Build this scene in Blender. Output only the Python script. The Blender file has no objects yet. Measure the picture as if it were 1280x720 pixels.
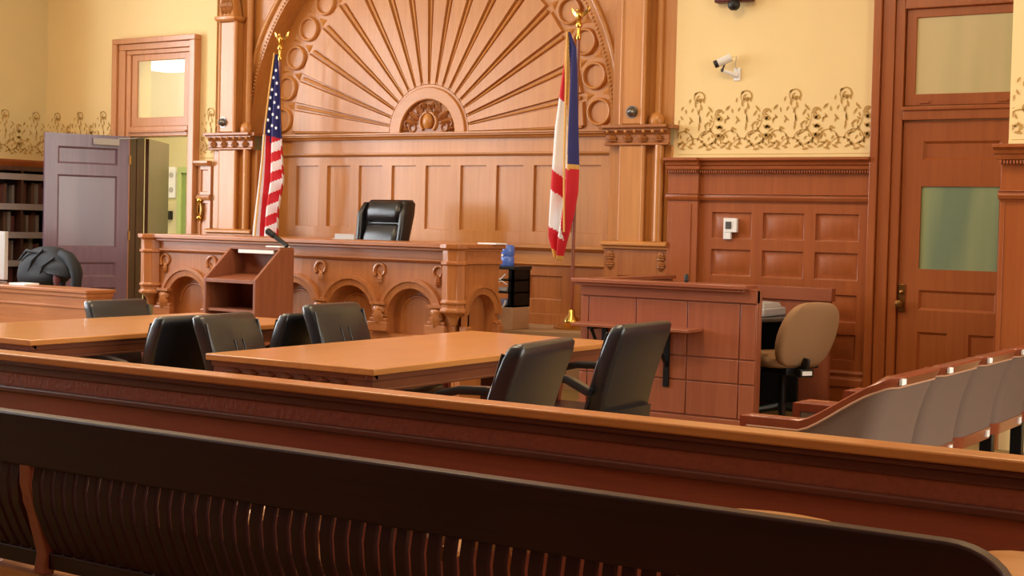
import bpy, bmesh, math, random
from mathutils import Vector, Matrix
random.seed(7)
SC = bpy.context.scene
COL = SC.collection
PI = math.pi
rad = math.radians

# ------------------------------------------------------------------ helpers
ORG = {}

def lin(c):
    out = []
    for v in c[:3]:
        v = v / 255.0
        out.append(v / 12.92 if v <= 0.04045 else ((v + 0.055) / 1.055) ** 2.4)
    return (*out, 1.0)

class MB:
    """collects primitives into one bmesh"""
    def __init__(self, xf=None):
        self.bm = bmesh.new()
        self.xf = xf
        self.mi = 0
    def v(self, p):
        p = Vector(p)
        if self.xf is not None:
            p = self.xf @ p
        return self.bm.verts.new(p)
    def f(self, vs):
        try:
            fc = self.bm.faces.new(vs)
            fc.material_index = self.mi
            return fc
        except ValueError:
            return None
    def poly(self, pts):
        return self.f([self.v(p) for p in pts])
    def box(self, x0, x1, y0, y1, z0, z1):
        c = [self.v((x, y, z)) for z in (z0, z1) for y in (y0, y1) for x in (x0, x1)]
        for q in ((0, 2, 3, 1), (4, 5, 7, 6), (0, 1, 5, 4), (2, 6, 7, 3), (0, 4, 6, 2), (1, 3, 7, 5)):
            self.f([c[i] for i in q])
    def prism(self, pts, axis, a0, a1):
        def P(p, a):
            return {'x': (a, p[0], p[1]), 'y': (p[0], a, p[1]), 'z': (p[0], p[1], a)}[axis]
        A = [self.v(P(p, a0)) for p in pts]
        B = [self.v(P(p, a1)) for p in pts]
        n = len(pts)
        self.f(A[::-1]); self.f(B)
        for i in range(n):
            j = (i + 1) % n
            self.f([A[i], A[j], B[j], B[i]])
    def loft(self, rings, closed=True, caps=True):
        R = [[self.v(p) for p in r] for r in rings]
        n = len(R[0])
        for a, b in zip(R, R[1:]):
            for i in range(n if closed else n - 1):
                j = (i + 1) % n
                self.f([a[i], a[j], b[j], b[i]])
        if caps and closed:
            self.f(R[0][::-1]); self.f(R[-1])
    def grid(self, rows, mfun=None):
        R = [[self.v(p) for p in r] for r in rows]
        for i in range(len(R) - 1):
            for j in range(len(R[0]) - 1):
                fc = self.f([R[i][j], R[i][j + 1], R[i + 1][j + 1], R[i + 1][j]])
                if fc and mfun: fc.material_index = mfun(i, j)
    def tube(self, path, r, n=8, caps=True):
        path = [Vector(p) for p in path]
        rs = r if isinstance(r, (list, tuple)) else [r] * len(path)
        rings = []
        prev = None
        for i, p in enumerate(path):
            d = (path[min(i + 1, len(path) - 1)] - path[max(i - 1, 0)])
            if d.length < 1e-9: d = Vector((0, 0, 1))
            d.normalize()
            if prev is None:
                a = Vector((0, 0, 1)) if abs(d.z) < 0.9 else Vector((1, 0, 0))
                u = d.cross(a).normalized()
            else:
                u = (prev - d * prev.dot(d)).normalized()
            prev = u
            w = d.cross(u)
            rings.append([p + (u * math.cos(2 * PI * k / n) + w * math.sin(2 * PI * k / n)) * rs[i] for k in range(n)])
        self.loft(rings, True, caps)
    def sweep(self, path, prof, up=Vector((0, 0, 1)), caps=True):
        """prof: list of (side, up) offsets, horizontal-ish path"""
        path = [Vector(p) for p in path]
        rings = []
        for i, p in enumerate(path):
            d = (path[min(i + 1, len(path) - 1)] - path[max(i - 1, 0)]).normalized()
            s = d.cross(up).normalized()
            w = s.cross(d).normalized()
            rings.append([p + s * a + w * b for a, b in prof])
        self.loft(rings, True, caps)
    def lathe(self, prof, c=(0, 0, 0), n=20, axis='z'):
        c = Vector(c)
        rings = []
        for r, h in prof:
            ring = []
            for k in range(n):
                a = 2 * PI * k / n
                x, y = r * math.cos(a), r * math.sin(a)
                ring.append(c + Vector({'z': (x, y, h), 'y': (x, h, y), 'x': (h, x, y)}[axis]))
            rings.append(ring)
        self.loft(rings, True, True)
    def ball(self, c, r, s=(1, 1, 1), n=12):
        c = Vector(c)
        rings = []
        for i in range(1, n // 2 + 1):
            t = PI * i / (n // 2 + 1)
            rings.append([c + Vector((r * s[0] * math.sin(t) * math.cos(2 * PI * k / n), r * s[1] * math.sin(t) * math.sin(2 * PI * k / n), r * s[2] * math.cos(t))) for k in range(n)])
        self.loft(rings[::-1], True, True)
    def arc(self, c, R, a0, a1, prof, seg=32, caps=True):
        """ring section in the XZ plane round c; prof: (radial, y) offsets"""
        rings = []
        for i in range(seg + 1):
            a = a0 + (a1 - a0) * i / seg
            ca, sa = math.cos(a), math.sin(a)
            rings.append([(c[0] + (R + pr) * ca, c[1] + py, c[2] + (R + pr) * sa) for pr, py in prof])
        full = abs(abs(a1 - a0) - 2 * PI) < 1e-6
        self.loft(rings, True, caps and not full)
    def build(self, name, mat, parent=None, smooth=False, bevel=0.0, seg=2, angle=35, sub=0, solid=0.0):
        bm = self.bm
        org = ORG.get(parent, Vector((0, 0, 0))) if parent is not None else Vector((0, 0, 0))
        bmesh.ops.remove_doubles(bm, verts=bm.verts, dist=1e-6)
        bmesh.ops.recalc_face_normals(bm, faces=bm.faces)
        if org.length > 0:
            bmesh.ops.translate(bm, verts=bm.verts, vec=-org)
        me = bpy.data.meshes.new(name)
        bm.to_mesh(me); bm.free()
        mats = mat if isinstance(mat, (list, tuple)) else [mat]
        for m in mats: me.materials.append(m)
        o = bpy.data.objects.new(name, me)
        COL.objects.link(o)
        if smooth or bevel:
            for p in me.polygons: p.use_smooth = True
        if solid:
            md = o.modifiers.new('sol', 'SOLIDIFY'); md.thickness = solid; md.offset = 0
        if bevel:
            md = o.modifiers.new('bev', 'BEVEL'); md.width = bevel; md.segments = seg
            md.limit_method = 'ANGLE'; md.angle_limit = rad(angle)
            md.harden_normals = False
        if sub:
            md = o.modifiers.new('sub', 'SUBSURF'); md.levels = sub; md.render_levels = sub
        if smooth or bevel:
            try:
                me.set_sharp_from_angle(angle=rad(angle + 5))
            except Exception:
                pass
        if parent is not None:
            o.parent = parent
            ORG[o] = org.copy()
        else:
            ORG[o] = Vector((0, 0, 0))
        return o

def thing(name, label, cat, loc=(0, 0, 0), group=None):
    o = bpy.data.objects.new(name, None)
    COL.objects.link(o)
    o.empty_display_size = 0.1
    o.location = loc
    ORG[o] = Vector(loc)
    o['label'] = label; o['category'] = cat
    if group: o['group'] = group
    return o

def tag(o, label, cat, group=None):
    o['label'] = label; o['category'] = cat
    if group: o['group'] = group
    return o

def struct(o):
    o['kind'] = 'structure'
    return o

def copy_tree(o, parent=None):
    c = o.copy(); COL.objects.link(c)
    if parent is not None: c.parent = parent
    for ch in list(o.children):
        copy_tree(ch, c)
    return c

# ------------------------------------------------------------------ camera (solved from the photograph's vanishing points)
F_PX, YAW, PITCH, ROLL, CY, EYE = 1800.5, 0.572999, 0.0313377, 0.0243098, 338.23, 1.42
FW = Vector((-math.sin(YAW) * math.cos(PITCH), math.cos(YAW) * math.cos(PITCH), -math.sin(PITCH)))
R0 = FW.cross(Vector((0, 0, 1))).normalized()
U0 = R0.cross(FW)
RT = R0 * math.cos(ROLL) + U0 * math.sin(ROLL)
UP = U0 * math.cos(ROLL) - R0 * math.sin(ROLL)
CAMPOS = Vector((0, 0, EYE))

def px(x, y, Y):
    """point of the plane at depth Y that the photograph shows at pixel x, y"""
    d = FW + RT * ((x - 640) / F_PX) - UP * ((y - CY) / F_PX)
    return CAMPOS + d * (Y / d.y)
def pxz(x, y, z):
    d = FW + RT * ((x - 640) / F_PX) - UP * ((y - CY) / F_PX)
    return CAMPOS + d * ((z - EYE) / d.z)

cam_d = bpy.data.cameras.new('camera')
cam = bpy.data.objects.new('camera', cam_d)
COL.objects.link(cam)
cam_d.sensor_fit = 'HORIZONTAL'
cam_d.sensor_width = 36.0
cam_d.lens = 36.0 * F_PX / 1280.0
cam_d.shift_y = -(360 - CY) / 1280.0
cam_d.clip_start = 0.05
M = Matrix((RT, UP, -FW)).transposed().to_4x4()
M.translation = CAMPOS
cam.matrix_world = M
SC.camera = cam

# ------------------------------------------------------------------ materials
def nm(name):
    m = bpy.data.materials.new(name); m.use_nodes = True
    nt = m.node_tree
    b = nt.nodes['Principled BSDF']
    return m, nt, b

def plain(name, rgb, rough=0.5, metal=0.0, var=0.06, scale=30, bump=0.0, coat=0.0, spec=0.5):
    m, nt, b = nm(name)
    tc = nt.nodes.new('ShaderNodeTexCoord')
    n = nt.nodes.new('ShaderNodeTexNoise'); n.inputs['Scale'].default_value = scale; n.inputs['Detail'].default_value = 4
    nt.links.new(tc.outputs['Object'], n.inputs['Vector'])
    mx = nt.nodes.new('ShaderNodeMix'); mx.data_type = 'RGBA'
    c = lin(rgb)
    mx.inputs['A'].default_value = tuple(v * (1 - var) for v in c[:3]) + (1,)
    mx.inputs['B'].default_value = tuple(min(1, v * (1 + var)) for v in c[:3]) + (1,)
    nt.links.new(n.outputs['Fac'], mx.inputs['Factor'])
    nt.links.new(mx.outputs['Result'], b.inputs['Base Color'])
    b.inputs['Roughness'].default_value = rough
    b.inputs['Metallic'].default_value = metal
    b.inputs['Specular IOR Level'].default_value = spec
    b.inputs['Coat Weight'].default_value = coat
    b.inputs['Coat Roughness'].default_value = 0.15
    if bump:
        bp = nt.nodes.new('ShaderNodeBump'); bp.inputs['Strength'].default_value = bump; bp.inputs['Distance'].default_value = 0.003
        nt.links.new(n.outputs['Fac'], bp.inputs['Height']); nt.links.new(bp.outputs['Normal'], b.inputs['Normal'])
    return m

def wood(name, light, dark, axis='z', rough=0.35, coat=0.25, scale=1.0, spec=0.5):
    m, nt, b = nm(name)
    tc = nt.nodes.new('ShaderNodeTexCoord')
    mp = nt.nodes.new('ShaderNodeMapping')
    s = {'x': (1.2, 26, 26), 'y': (26, 1.2, 26), 'z': (26, 26, 1.2)}[axis]
    mp.inputs['Scale'].default_value = tuple(v * scale for v in s)
    nt.links.new(tc.outputs['Object'], mp.inputs['Vector'])
    n1 = nt.nodes.new('ShaderNodeTexNoise'); n1.inputs['Scale'].default_value = 1.0; n1.inputs['Detail'].default_value = 8; n1.inputs['Roughness'].default_value = 0.65; n1.inputs['Distortion'].default_value = 0.4
    nt.links.new(mp.outputs['Vector'], n1.inputs['Vector'])
    n2 = nt.nodes.new('ShaderNodeTexNoise'); n2.inputs['Scale'].default_value = 1.3; n2.inputs['Detail'].default_value = 2
    nt.links.new(tc.outputs['Object'], n2.inputs['Vector'])
    ad = nt.nodes.new('ShaderNodeMath'); ad.operation = 'MULTIPLY_ADD'; ad.inputs[1].default_value = 0.65
    nt.links.new(n1.outputs['Fac'], ad.inputs[0])
    m2 = nt.nodes.new('ShaderNodeMath'); m2.operation = 'MULTIPLY'; m2.inputs[1].default_value = 0.35
    nt.links.new(n2.outputs['Fac'], m2.inputs[0]); nt.links.new(m2.outputs[0], ad.inputs[2])
    cr = nt.nodes.new('ShaderNodeValToRGB')
    cr.color_ramp.elements[0].position = 0.33; cr.color_ramp.elements[0].color = lin(dark)
    cr.color_ramp.elements[1].position = 0.66; cr.color_ramp.elements[1].color = lin(light)
    nt.links.new(ad.outputs[0], cr.inputs['Fac'])
    nt.links.new(cr.outputs['Color'], b.inputs['Base Color'])
    b.inputs['Roughness'].default_value = rough
    b.inputs['Coat Weight'].default_value = coat
    b.inputs['Coat Roughness'].default_value = 0.18
    b.inputs['Specular IOR Level'].default_value = spec
    bp = nt.nodes.new('ShaderNodeBump'); bp.inputs['Strength'].default_value = 0.08; bp.inputs['Distance'].default_value = 0.002
    nt.links.new(n1.outputs['Fac'], bp.inputs['Height']); nt.links.new(bp.outputs['Normal'], b.inputs['Normal'])
    return m

OAKV = wood('honey_oak_upright', (204, 141, 75), (184, 118, 56), 'z')
OAKH = wood('honey_oak_level', (204, 141, 75), (182, 117, 55), 'x')
OAKD = wood('honey_oak_carved', (180, 116, 62), (144, 84, 42), 'x', scale=2)
WAIV = wood('red_oak_upright', (166, 92, 45), (146, 74, 34), 'z')
WAIH = wood('red_oak_level', (166, 92, 45), (142, 71, 32), 'x')
BENV = wood('bench_oak_upright', (184, 118, 66), (154, 90, 46), 'z')
BENH = wood('bench_oak_level', (184, 118, 70), (152, 90, 50), 'x')
WITV = wood('witness_oak_upright', (158, 90, 62), (136, 72, 48), 'z')
WITH = wood('witness_oak_level', (158, 90, 62), (134, 72, 48), 'x')
TABT = wood('table_top_oak', (212, 146, 82), (192, 124, 64), 'y', rough=0.28, coat=0.5)
TABD = wood('table_apron_oak', (128, 72, 46), (98, 52, 34), 'y')
RAIT = wood('railing_cap_toplit', (214, 140, 74), (190, 112, 56), 'x', rough=0.3, coat=0.4)  # light falling on the cap is put into a lighter wood tone
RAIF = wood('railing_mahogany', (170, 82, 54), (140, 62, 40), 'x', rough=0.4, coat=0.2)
RAID = wood('railing_shaded_moulding', (112, 52, 36), (86, 36, 25), 'x', rough=0.4, coat=0.2)  # shade below the cap painted in as a darker wood
RAIB = plain('carved_mahogany_band', (150, 74, 50), 0.45, var=0.25, scale=70, bump=0.9)
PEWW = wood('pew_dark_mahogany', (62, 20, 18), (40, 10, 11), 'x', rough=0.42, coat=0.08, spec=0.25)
PEWA = wood('pew_seat_oak', (206, 140, 78), (186, 116, 60), 'x')
LECW = wood('lectern_cherry', (150, 88, 58), (128, 70, 45), 'z', rough=0.45, coat=0.1)
CHEW = wood('chair_cherry', (168, 66, 44), (134, 46, 30), 'z')
JURW = wood('jury_mahogany', (152, 72, 46), (122, 50, 32), 'y', rough=0.28, coat=0.4)
DORW = wood('door_red_oak', (168, 95, 47), (148, 77, 36), 'z')
DKDR = wood('dark_door_window_tint', (128, 98, 122), (106, 82, 104), 'z', rough=0.3, coat=0.5)  # bluish reflection of the windows put into the wood colour
HALW = wood('hall_dark_oak', (82, 46, 30), (58, 31, 21), 'z')
CASW = wood('casing_oak', (204, 146, 98), (184, 120, 74), 'z')
SHLW = wood('bookcase_walnut', (86, 52, 42), (62, 36, 30), 'z')
WALL = plain('yellow_wall_paint', (240, 214, 160), 0.85, var=0.03, scale=3, spec=0.2)
WALLG = plain('grey_tan_wall_paint', (214, 192, 142), 0.85, var=0.04, scale=3, spec=0.2)  # greyer tone, used on the left wall
REAR = wood('rear_low_bounce_wood', (104, 66, 44), (78, 46, 30), 'z')  # unseen rear wall made dark to cut yellow bounce onto the pew
STEN = plain('stencil_brown', (188, 148, 84), 0.85, var=0.1, spec=0.2)
STENL = plain('stencil_pale_band', (240, 214, 160), 0.85, var=0.03, spec=0.2)
CEIL = plain('ceiling_plaster', (232, 222, 200), 0.9, var=0.02, spec=0.2)
CARP = plain('tan_carpet', (148, 124, 82), 0.95, var=0.18, scale=160, bump=0.6, spec=0.1)
CARG = plain('grey_tan_carpet', (172, 142, 112), 0.95, var=0.15, scale=160, bump=0.5, spec=0.1)
LEAT = plain('black_leather', (27, 27, 34), 0.38, var=0.15, scale=120, bump=0.1, spec=0.6, coat=0.4)
LEAE = plain('black_leather_executive', (26, 24, 26), 0.32, var=0.15, scale=120, bump=0.1, spec=0.6)
BLKP = plain('black_plastic', (22, 22, 24), 0.45, var=0.1)
BLKM = plain('black_metal', (28, 28, 30), 0.4, metal=0.6)
GREYP = plain('grey_plastic', (176, 172, 172), 0.5)
DGREY = plain('charcoal_top', (74, 72, 72), 0.45)
WHTP = plain('white_plastic', (236, 236, 238), 0.45)
WHTT = plain('white_paper', (246, 246, 250), 0.7)
BRAS = plain('polished_brass', (222, 178, 92), 0.22, metal=1.0)
BRASD = plain('aged_brass', (150, 108, 60), 0.35, metal=1.0)
STEE = plain('dull_steel', (128, 130, 130), 0.3, metal=0.9)
JURF = plain('tan_upholstery', (124, 104, 94), 0.9, var=0.1, scale=220, bump=0.3, spec=0.2)
PIPE = plain('pale_piping', (196, 150, 122), 0.6)
TANF = plain('beige_chair_fabric', (164, 126, 92), 0.92, var=0.1, scale=240, bump=0.3, spec=0.2)
FRED = plain('flag_red', (206, 30, 46), 0.7, var=0.05)
FWHT = plain('flag_white', (240, 238, 244), 0.7, var=0.03)
FBLU = plain('flag_blue', (44, 46, 116), 0.7, var=0.05)
FGLD = plain('gold_fringe', (222, 172, 90), 0.6, var=0.15)
JACK = plain('black_jacket_cloth', (24, 26, 32), 0.75, var=0.2, scale=40, bump=0.3)
JRED = plain('dark_red_lining', (96, 44, 48), 0.8)
BLUE = plain('blue_plastic', (84, 116, 206), 0.35, coat=0.3)
BEIG = plain('beige_box', (186, 148, 116), 0.7)
CABL = plain('pale_cable', (214, 214, 220), 0.5)
HALL = plain('hall_wall_paint', (212, 202, 158), 0.85, spec=0.2)
HALG = plain('hall_green_trim', (176, 190, 124), 0.6)
HALD = plain('hall_green_door', (138, 156, 88), 0.6)
MARO = plain('maroon_fixture', (84, 14, 20), 0.4)

def glass_frost(name, c0, c1, c2):
    m, nt, b = nm(name)
    tc = nt.nodes.new('ShaderNodeTexCoord')
    n = nt.nodes.new('ShaderNodeTexNoise'); n.inputs['Scale'].default_value = 1.6; n.inputs['Detail'].default_value = 1
    mp = nt.nodes.new('ShaderNodeMapping'); mp.inputs['Scale'].default_value = (3.0, 1.0, .25)
    nt.links.new(tc.outputs['Object'], mp.inputs['Vector']); nt.links.new(mp.outputs['Vector'], n.inputs['Vector'])
    cr = nt.nodes.new('ShaderNodeValToRGB')
    cr.color_ramp.elements[0].position = 0.35; cr.color_ramp.elements[0].color = lin(c0)
    cr.color_ramp.elements[1].position = 0.68; cr.color_ramp.elements[1].color = lin(c2)
    e = cr.color_ramp.elements.new(0.5); e.color = lin(c1)
    nt.links.new(n.outputs['Fac'], cr.inputs['Fac'])
    nt.links.new(cr.outputs['Color'], b.inputs['Base Color'])
    b.inputs['Roughness'].default_value = 0.22
    b.inputs['Specular IOR Level'].default_value = 0.5
    return m
FROG = glass_frost('frosted_green_glass', (122, 142, 116), (148, 162, 124), (164, 174, 130))
FROT = glass_frost('frosted_pale_glass', (196, 186, 140), (206, 192, 146), (212, 194, 150))
FROL = glass_frost('frosted_blue_glass', (140, 132, 156), (152, 142, 166), (150, 136, 158))

def clear_glass():
    m, nt, b = nm('clear_glass')
    b.inputs['Base Color'].default_value = (0.95, 0.95, 0.88, 1)
    b.inputs['Roughness'].default_value = 0.02
    tr = nt.nodes.new('ShaderNodeBsdfTransparent'); tr.inputs['Color'].default_value = (0.93, 0.93, 0.86, 1)
    gl = nt.nodes.new('ShaderNodeBsdfGlossy'); gl.inputs['Roughness'].default_value = 0.03
    mx = nt.nodes.new('ShaderNodeMixShader')
    mx.inputs[0].default_value = 0.08; nt.links.new(tr.outputs[0], mx.inputs[1]); nt.links.new(gl.outputs[0], mx.inputs[2])
    nt.links.new(mx.outputs[0], nt.nodes['Material Output'].inputs['Surface'])
    return m
CLRG = clear_glass()
def emit(name, rgb, s):
    m, nt, b = nm(name)
    b.inputs['Base Color'].default_value = lin(rgb)
    b.inputs['Emission Color'].default_value = lin(rgb)
    b.inputs['Emission Strength'].default_value = s
    return m
def hazy_glass():
    m, nt, b = nm('obscured_glass')
    tr = nt.nodes.new('ShaderNodeBsdfTransparent'); tr.inputs['Color'].default_value = (0.95, 0.95, 0.9, 1)
    b.inputs['Base Color'].default_value = lin((232, 224, 190)); b.inputs['Roughness'].default_value = 0.15
    mx = nt.nodes.new('ShaderNodeMixShader'); mx.inputs[0].default_value = 0.55
    nt.links.new(tr.outputs[0], mx.inputs[1]); nt.links.new(b.outputs[0], mx.inputs[2])
    nt.links.new(mx.outputs[0], nt.nodes['Material Output'].inputs['Surface'])
    return m
HAZG = hazy_glass()
LAMP = emit('fluorescent_tube', (250, 250, 255), 5.0)

# ------------------------------------------------------------------ generic builders
def cells(mb, x0, x1, z0, z1, holes, Y, thick=None):
    """front wall at Y facing -Y (and its thickness) with rectangular holes (hx0,hx1,hz0,hz1)"""
    xs = sorted({x0, x1, *[h[0] for h in holes], *[h[1] for h in holes]})
    zs = sorted({z0, z1, *[h[2] for h in holes], *[h[3] for h in holes]})
    for a, b in zip(xs, xs[1:]):
        for c, d in zip(zs, zs[1:]):
            cx, cz = (a + b) / 2, (c + d) / 2
            if cx < x0 or cx > x1 or cz < z0 or cz > z1: continue
            if any(h[0] < cx < h[1] and h[2] < cz < h[3] for h in holes): continue
            if thick: mb.box(a, b, Y, Y + thick, c, d)
            else: mb.poly([(a, Y, c), (b, Y, c), (b, Y, d), (a, Y, d)])

def panelled(mb, x0, x1, z0, z1, panels, Y, depth=0.02, mould=0.022, raised=True, back=0.03):
    """frame-and-panel joinery facing -Y: rectangles recessed behind a moulded edge"""
    cells(mb, x0, x1, z0, z1, panels, Y)
    for a, b, c, d in panels:
        o = [(a, Y, c), (b, Y, c), (b, Y, d), (a, Y, d)]
        e = 0.004
        o2 = [(a + e, Y + depth, c + e), (b - e, Y + depth, c + e), (b - e, Y + depth, d - e), (a + e, Y + depth, d - e)]
        m = mould
        i1 = [(a + m, Y + depth, c + m), (b - m, Y + depth, c + m), (b - m, Y + depth, d - m), (a + m, Y + depth, d - m)]
        rings = [o, o2, i1]
        if raised and (b - a) > 0.12 and (d - c) > 0.12:
            m2 = mould + 0.03
            i2 = [(a + m2, Y + depth * 0.45, c + m2), (b - m2, Y + depth * 0.45, c + m2), (b - m2, Y + depth * 0.45, d - m2), (a + m2, Y + depth * 0.45, d - m2)]
            rings.append(i2)
        for r0, r1 in zip(rings, rings[1:]):
            for k in range(4):
                l = (k + 1) % 4
                mb.poly([r0[k], r0[l], r1[l], r1[k]])
        mb.poly(rings[-1])
    yb = Y + depth + back
    B = [(x0, yb, z0), (x1, yb, z0), (x1, yb, z1), (x0, yb, z1)]
    A = [(x0, Y, z0), (x1, Y, z0), (x1, Y, z1), (x0, Y, z1)]
    mb.poly(B)
    for k in range(4):
        l = (k + 1) % 4
        mb.poly([A[k], A[l], B[l], B[k]])

def rbox_loft(mb, sections, seg=6):
    """rounded-rectangle rings: each section (cx, cy, cz, half_x, half_y, radius)"""
    rings = []
    for cx, cy, cz, hx_, hy_, r in sections:
        ring = []
        for qx, qy, a0 in ((1, 1, 0), (-1, 1, 90), (-1, -1, 180), (1, -1, 270)):
            for i in range(seg):
                a = rad(a0 + 90 * i / (seg - 1))
                ring.append((cx + qx * (hx_ - r) + r * math.cos(a), cy + qy * (hy_ - r) + r * math.sin(a), cz))
        rings.append(ring)
    mb.loft(rings)
def moulding(mb, x0, x1, Y, prof):
    """run along X; prof = [(projection, z)...] measured out from plane Y towards the room; closed at the wall"""
    pts = [(Y + 0.02, prof[0][1])] + [(Y - p, z) for p, z in prof] + [(Y + 0.02, prof[-1][1])]
    mb.prism(pts, 'x', x0, x1)

# ================================================================== ROOM SHELL
YW = 11.3            # plane of the front (far) wall
XL, XR, YR, ZC = -13.87, 4.2, -4.5, 5.6
m = MB(); m.box(XL - .2, XR + .2, YR - .2, 16.2, -0.12, 0); struct(m.build('floor', CARP))
m = MB(); m.box(XL - .2, XR + .2, YR - .2, YW + .6, ZC, ZC + .15); struct(m.build('ceiling', CEIL))

# far wall with the doorway, its transom, and the opening behind the judge's panelling
DX0, DX1 = -12.408, -11.492            # left doorway
m = MB()
cells(m, XL - .2, XR + .2, 0, ZC, [(DX0, DX1, 0, 2.33), (-12.30, -11.59, 2.50, 3.17), (-11.135, -5.65, 0, ZC)], YW, 0.16)
struct(m.build('wall_back', WALL))
m = MB(); m.box(-11.135, -5.65, 11.76, 11.9, 0, ZC); struct(m.build('wall_back_recess', WALL))

# side walls with tall windows that light the room
def sidewall(name, X, thick, mat, wins):
    m = MB(Matrix(((0, 1, 0, 0), (1, 0, 0, 0), (0, 0, 1, 0), (0, 0, 0, 1))))
    cells(m, YR, YW + 0.16, 0, ZC, wins, X, thick)
    return struct(m.build(name, mat))
WL = [(1.2, 3.0, 1.1, 4.6), (4.2, 6.0, 1.1, 4.6), (7.2, 9.0, 1.1, 4.6)]
WR = [(1.6, 3.4, 1.1, 4.6), (4.4, 6.2, 1.1, 4.6), (7.0, 8.8, 1.1, 4.6)]
sidewall('wall_left', XL - .2, .2, WALLG, WL)
sidewall('wall_right', XR, .2, WALL, WR)
m = MB(); m.box(XL - .2, XR + .2, YR - .2, YR, 0, ZC); struct(m.build('wall_rear_unseen', REAR))
# wall pier right of the far door
PY, PX0 = 9.85, -2.45
m = MB(); m.box(PX0, XR, PY, YW, 0, ZC); struct(m.build('wall_pier', WALL))

wn = 1
for X, wins, sgn in ((XL - .1, WL, 1), (XR + .1, WR, -1)):
    for (a, b, c, d) in wins:
        m = MB()
        for (p, q, r, s) in ((a, a + .07, c, d), (b - .07, b, c, d), (a, b, c, c + .07), (a, b, d - .07, d), (a, b, (c + d) / 2 - .03, (c + d) / 2 + .03), ((a + b) / 2 - .02, (a + b) / 2 + .02, c, d)):
            m.box(X - .04, X + .04, p, q, r, s)
        m.box(X - .1, X + .16 * sgn + .1, a - .08, b + .08, c - .05, c) if sgn > 0 else m.box(X - .26, X + .1, a - .08, b + .08, c - .05, c)
        w = struct(m.build('window_%d' % wn, CASW, bevel=.004))
        m = MB(); m.box(X - .004, X + .004, a + .06, b - .06, c + .06, d - .06)
        struct(m.build('window_pane', CLRG, w))
        wn += 1

# ================================================================== WAINSCOT right of the judge's wall
def cap_profile(z):   # wainscot cap, top at z
    return [(0.0, z - .10), (.025, z - .10), (.03, z - .085), (.03, z - .07), (.045, z - .06), (.05, z - .04), (.085, z - .022), (.085, z), (0, z)]
def band_profile(z):
    return [(0.0, z - .06), (.018, z - .055), (.03, z - .03), (.022, z - .02), (.022, z - .006), (.035, z - .004), (.035, z), (0, z)]
m = MB()
cols = [(-5.245, -4.885), (-4.78, -4.42), (-4.318, -3.955)]
rows = [(1.355, 1.575), (1.04, 1.26), (.70, .92), (.39, .60)]
ps = [(a, b, c, d) for a, b in cols for c, d in rows]
panelled(m, -5.36, -3.865, .30, 1.70, ps, YW - .04)
m.box(-5.36, -3.865, YW - .05, YW, 1.66, 1.95)
struct(m.build('trim_1', WAIV, bevel=.003))
m = MB()
moulding(m, -5.36, -3.86, YW - .05, cap_profile(2.035))
moulding(m, -5.36, -3.86, YW - .05, band_profile(1.73))
for k in range(70):                                  # dentil run under the cap
    x = -5.35 + k * .0213
    m.box(x, x + .011, YW - .095, YW - .05, 1.905, 1.928)
struct(m.build('trim_2', WAIH, bevel=.002))
m = MB()
m.box(-5.36, -3.865, YW - .06, YW, 0, .20)
moulding(m, -5.36, -3.865, YW - .04, [(0, .18), (.035, .18), (.035, .24), (.015, .26), (.03, .29), (.012, .31), (0, .31)])
struct(m.build('baseboard_back', WAIH, bevel=.003))
# plain strip standing forward beside the pilaster
m = MB()
m.box(-5.645, -5.36, YW - .09, YW, 0, 1.95)
moulding(m, -5.66, -5.345, YW - .09, cap_profile(2.035))
moulding(m, -5.66, -5.35, YW - .09, band_profile(1.73))
m.box(-5.61, -5.42, YW - .098, YW - .08, .3, 1.64)
for s in range(14):
    x = -5.65 + s * .0213
    m.box(x, x + .011, YW - .135, YW - .09, 1.905, 1.928)
struct(m.build('trim_3', WAIV, bevel=.003))
# pier wainscot
m = MB()
ps = [(-2.27 + .47 * k, -1.90 + .47 * k, c, d) for k in range(4) for c, d in rows]
panelled(m, PX0, -.2, .30, 1.70, ps, PY - .04)
m.box(PX0 - .03, 1.2, PY - .05, PY, 1.66, 1.95)
moulding(m, PX0 - .07, 1.2, PY - .05, cap_profile(2.035))
moulding(m, PX0 - .04, 1.2, PY - .05, band_profile(1.73))
m.box(PX0 - .03, PX0 - .001, PY - .045, YW, 0, 1.655)
for k in range(110):
    x = PX0 - .03 + k * .0213
    m.box(x, x + .011, PY - .095, PY - .05, 1.905, 1.928)
struct(m.build('trim_4', WAIV, bevel=.003))
# wainscot between the left doorway and the left pilaster
m = MB()
panelled(m, -11.34, -11.15, .2, 1.62, [(-11.30, -11.19, 1.22, 1.58), (-11.30, -11.19, .4, 1.12)], YW - .04, raised=False)
panelled(m, -11.34, -11.15, 1.66, 1.98, [(-11.30, -11.19, 1.70, 1.94)], YW - .04, raised=False)
m.box(-11.34, -11.15, YW - .05, YW, 0, .2)
moulding(m, -11.355, -11.15, YW - .04, [(0, 1.98), (.03, 1.98), (.06, 2.01), (.06, 2.035), (0, 2.035)])
moulding(m, -11.35, -11.15, YW - .04, band_profile(1.67))
struct(m.build('trim_5', CASW, bevel=.003))
# wainscot cap on the left wall
m = MB(Matrix(((0, -1, 0, 0), (1, 0, 0, 0), (0, 0, 1, 0), (0, 0, 0, 1))))
m.prism([(-XL, 1.96), (-XL - .05, 1.96), (-XL - .08, 2.01), (-XL - .08, 2.035), (-XL, 2.035)][::-1], 'x', 0, 0) if False else None
m = MB()
m.prism([(XL - .001, 1.94), (XL + .05, 1.94), (XL + .09, 2.01), (XL + .09, 2.04), (XL - .001, 2.04)], 'y', 9.3, YW)
struct(m.build('trim_6', WAIH, bevel=.003))

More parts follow.
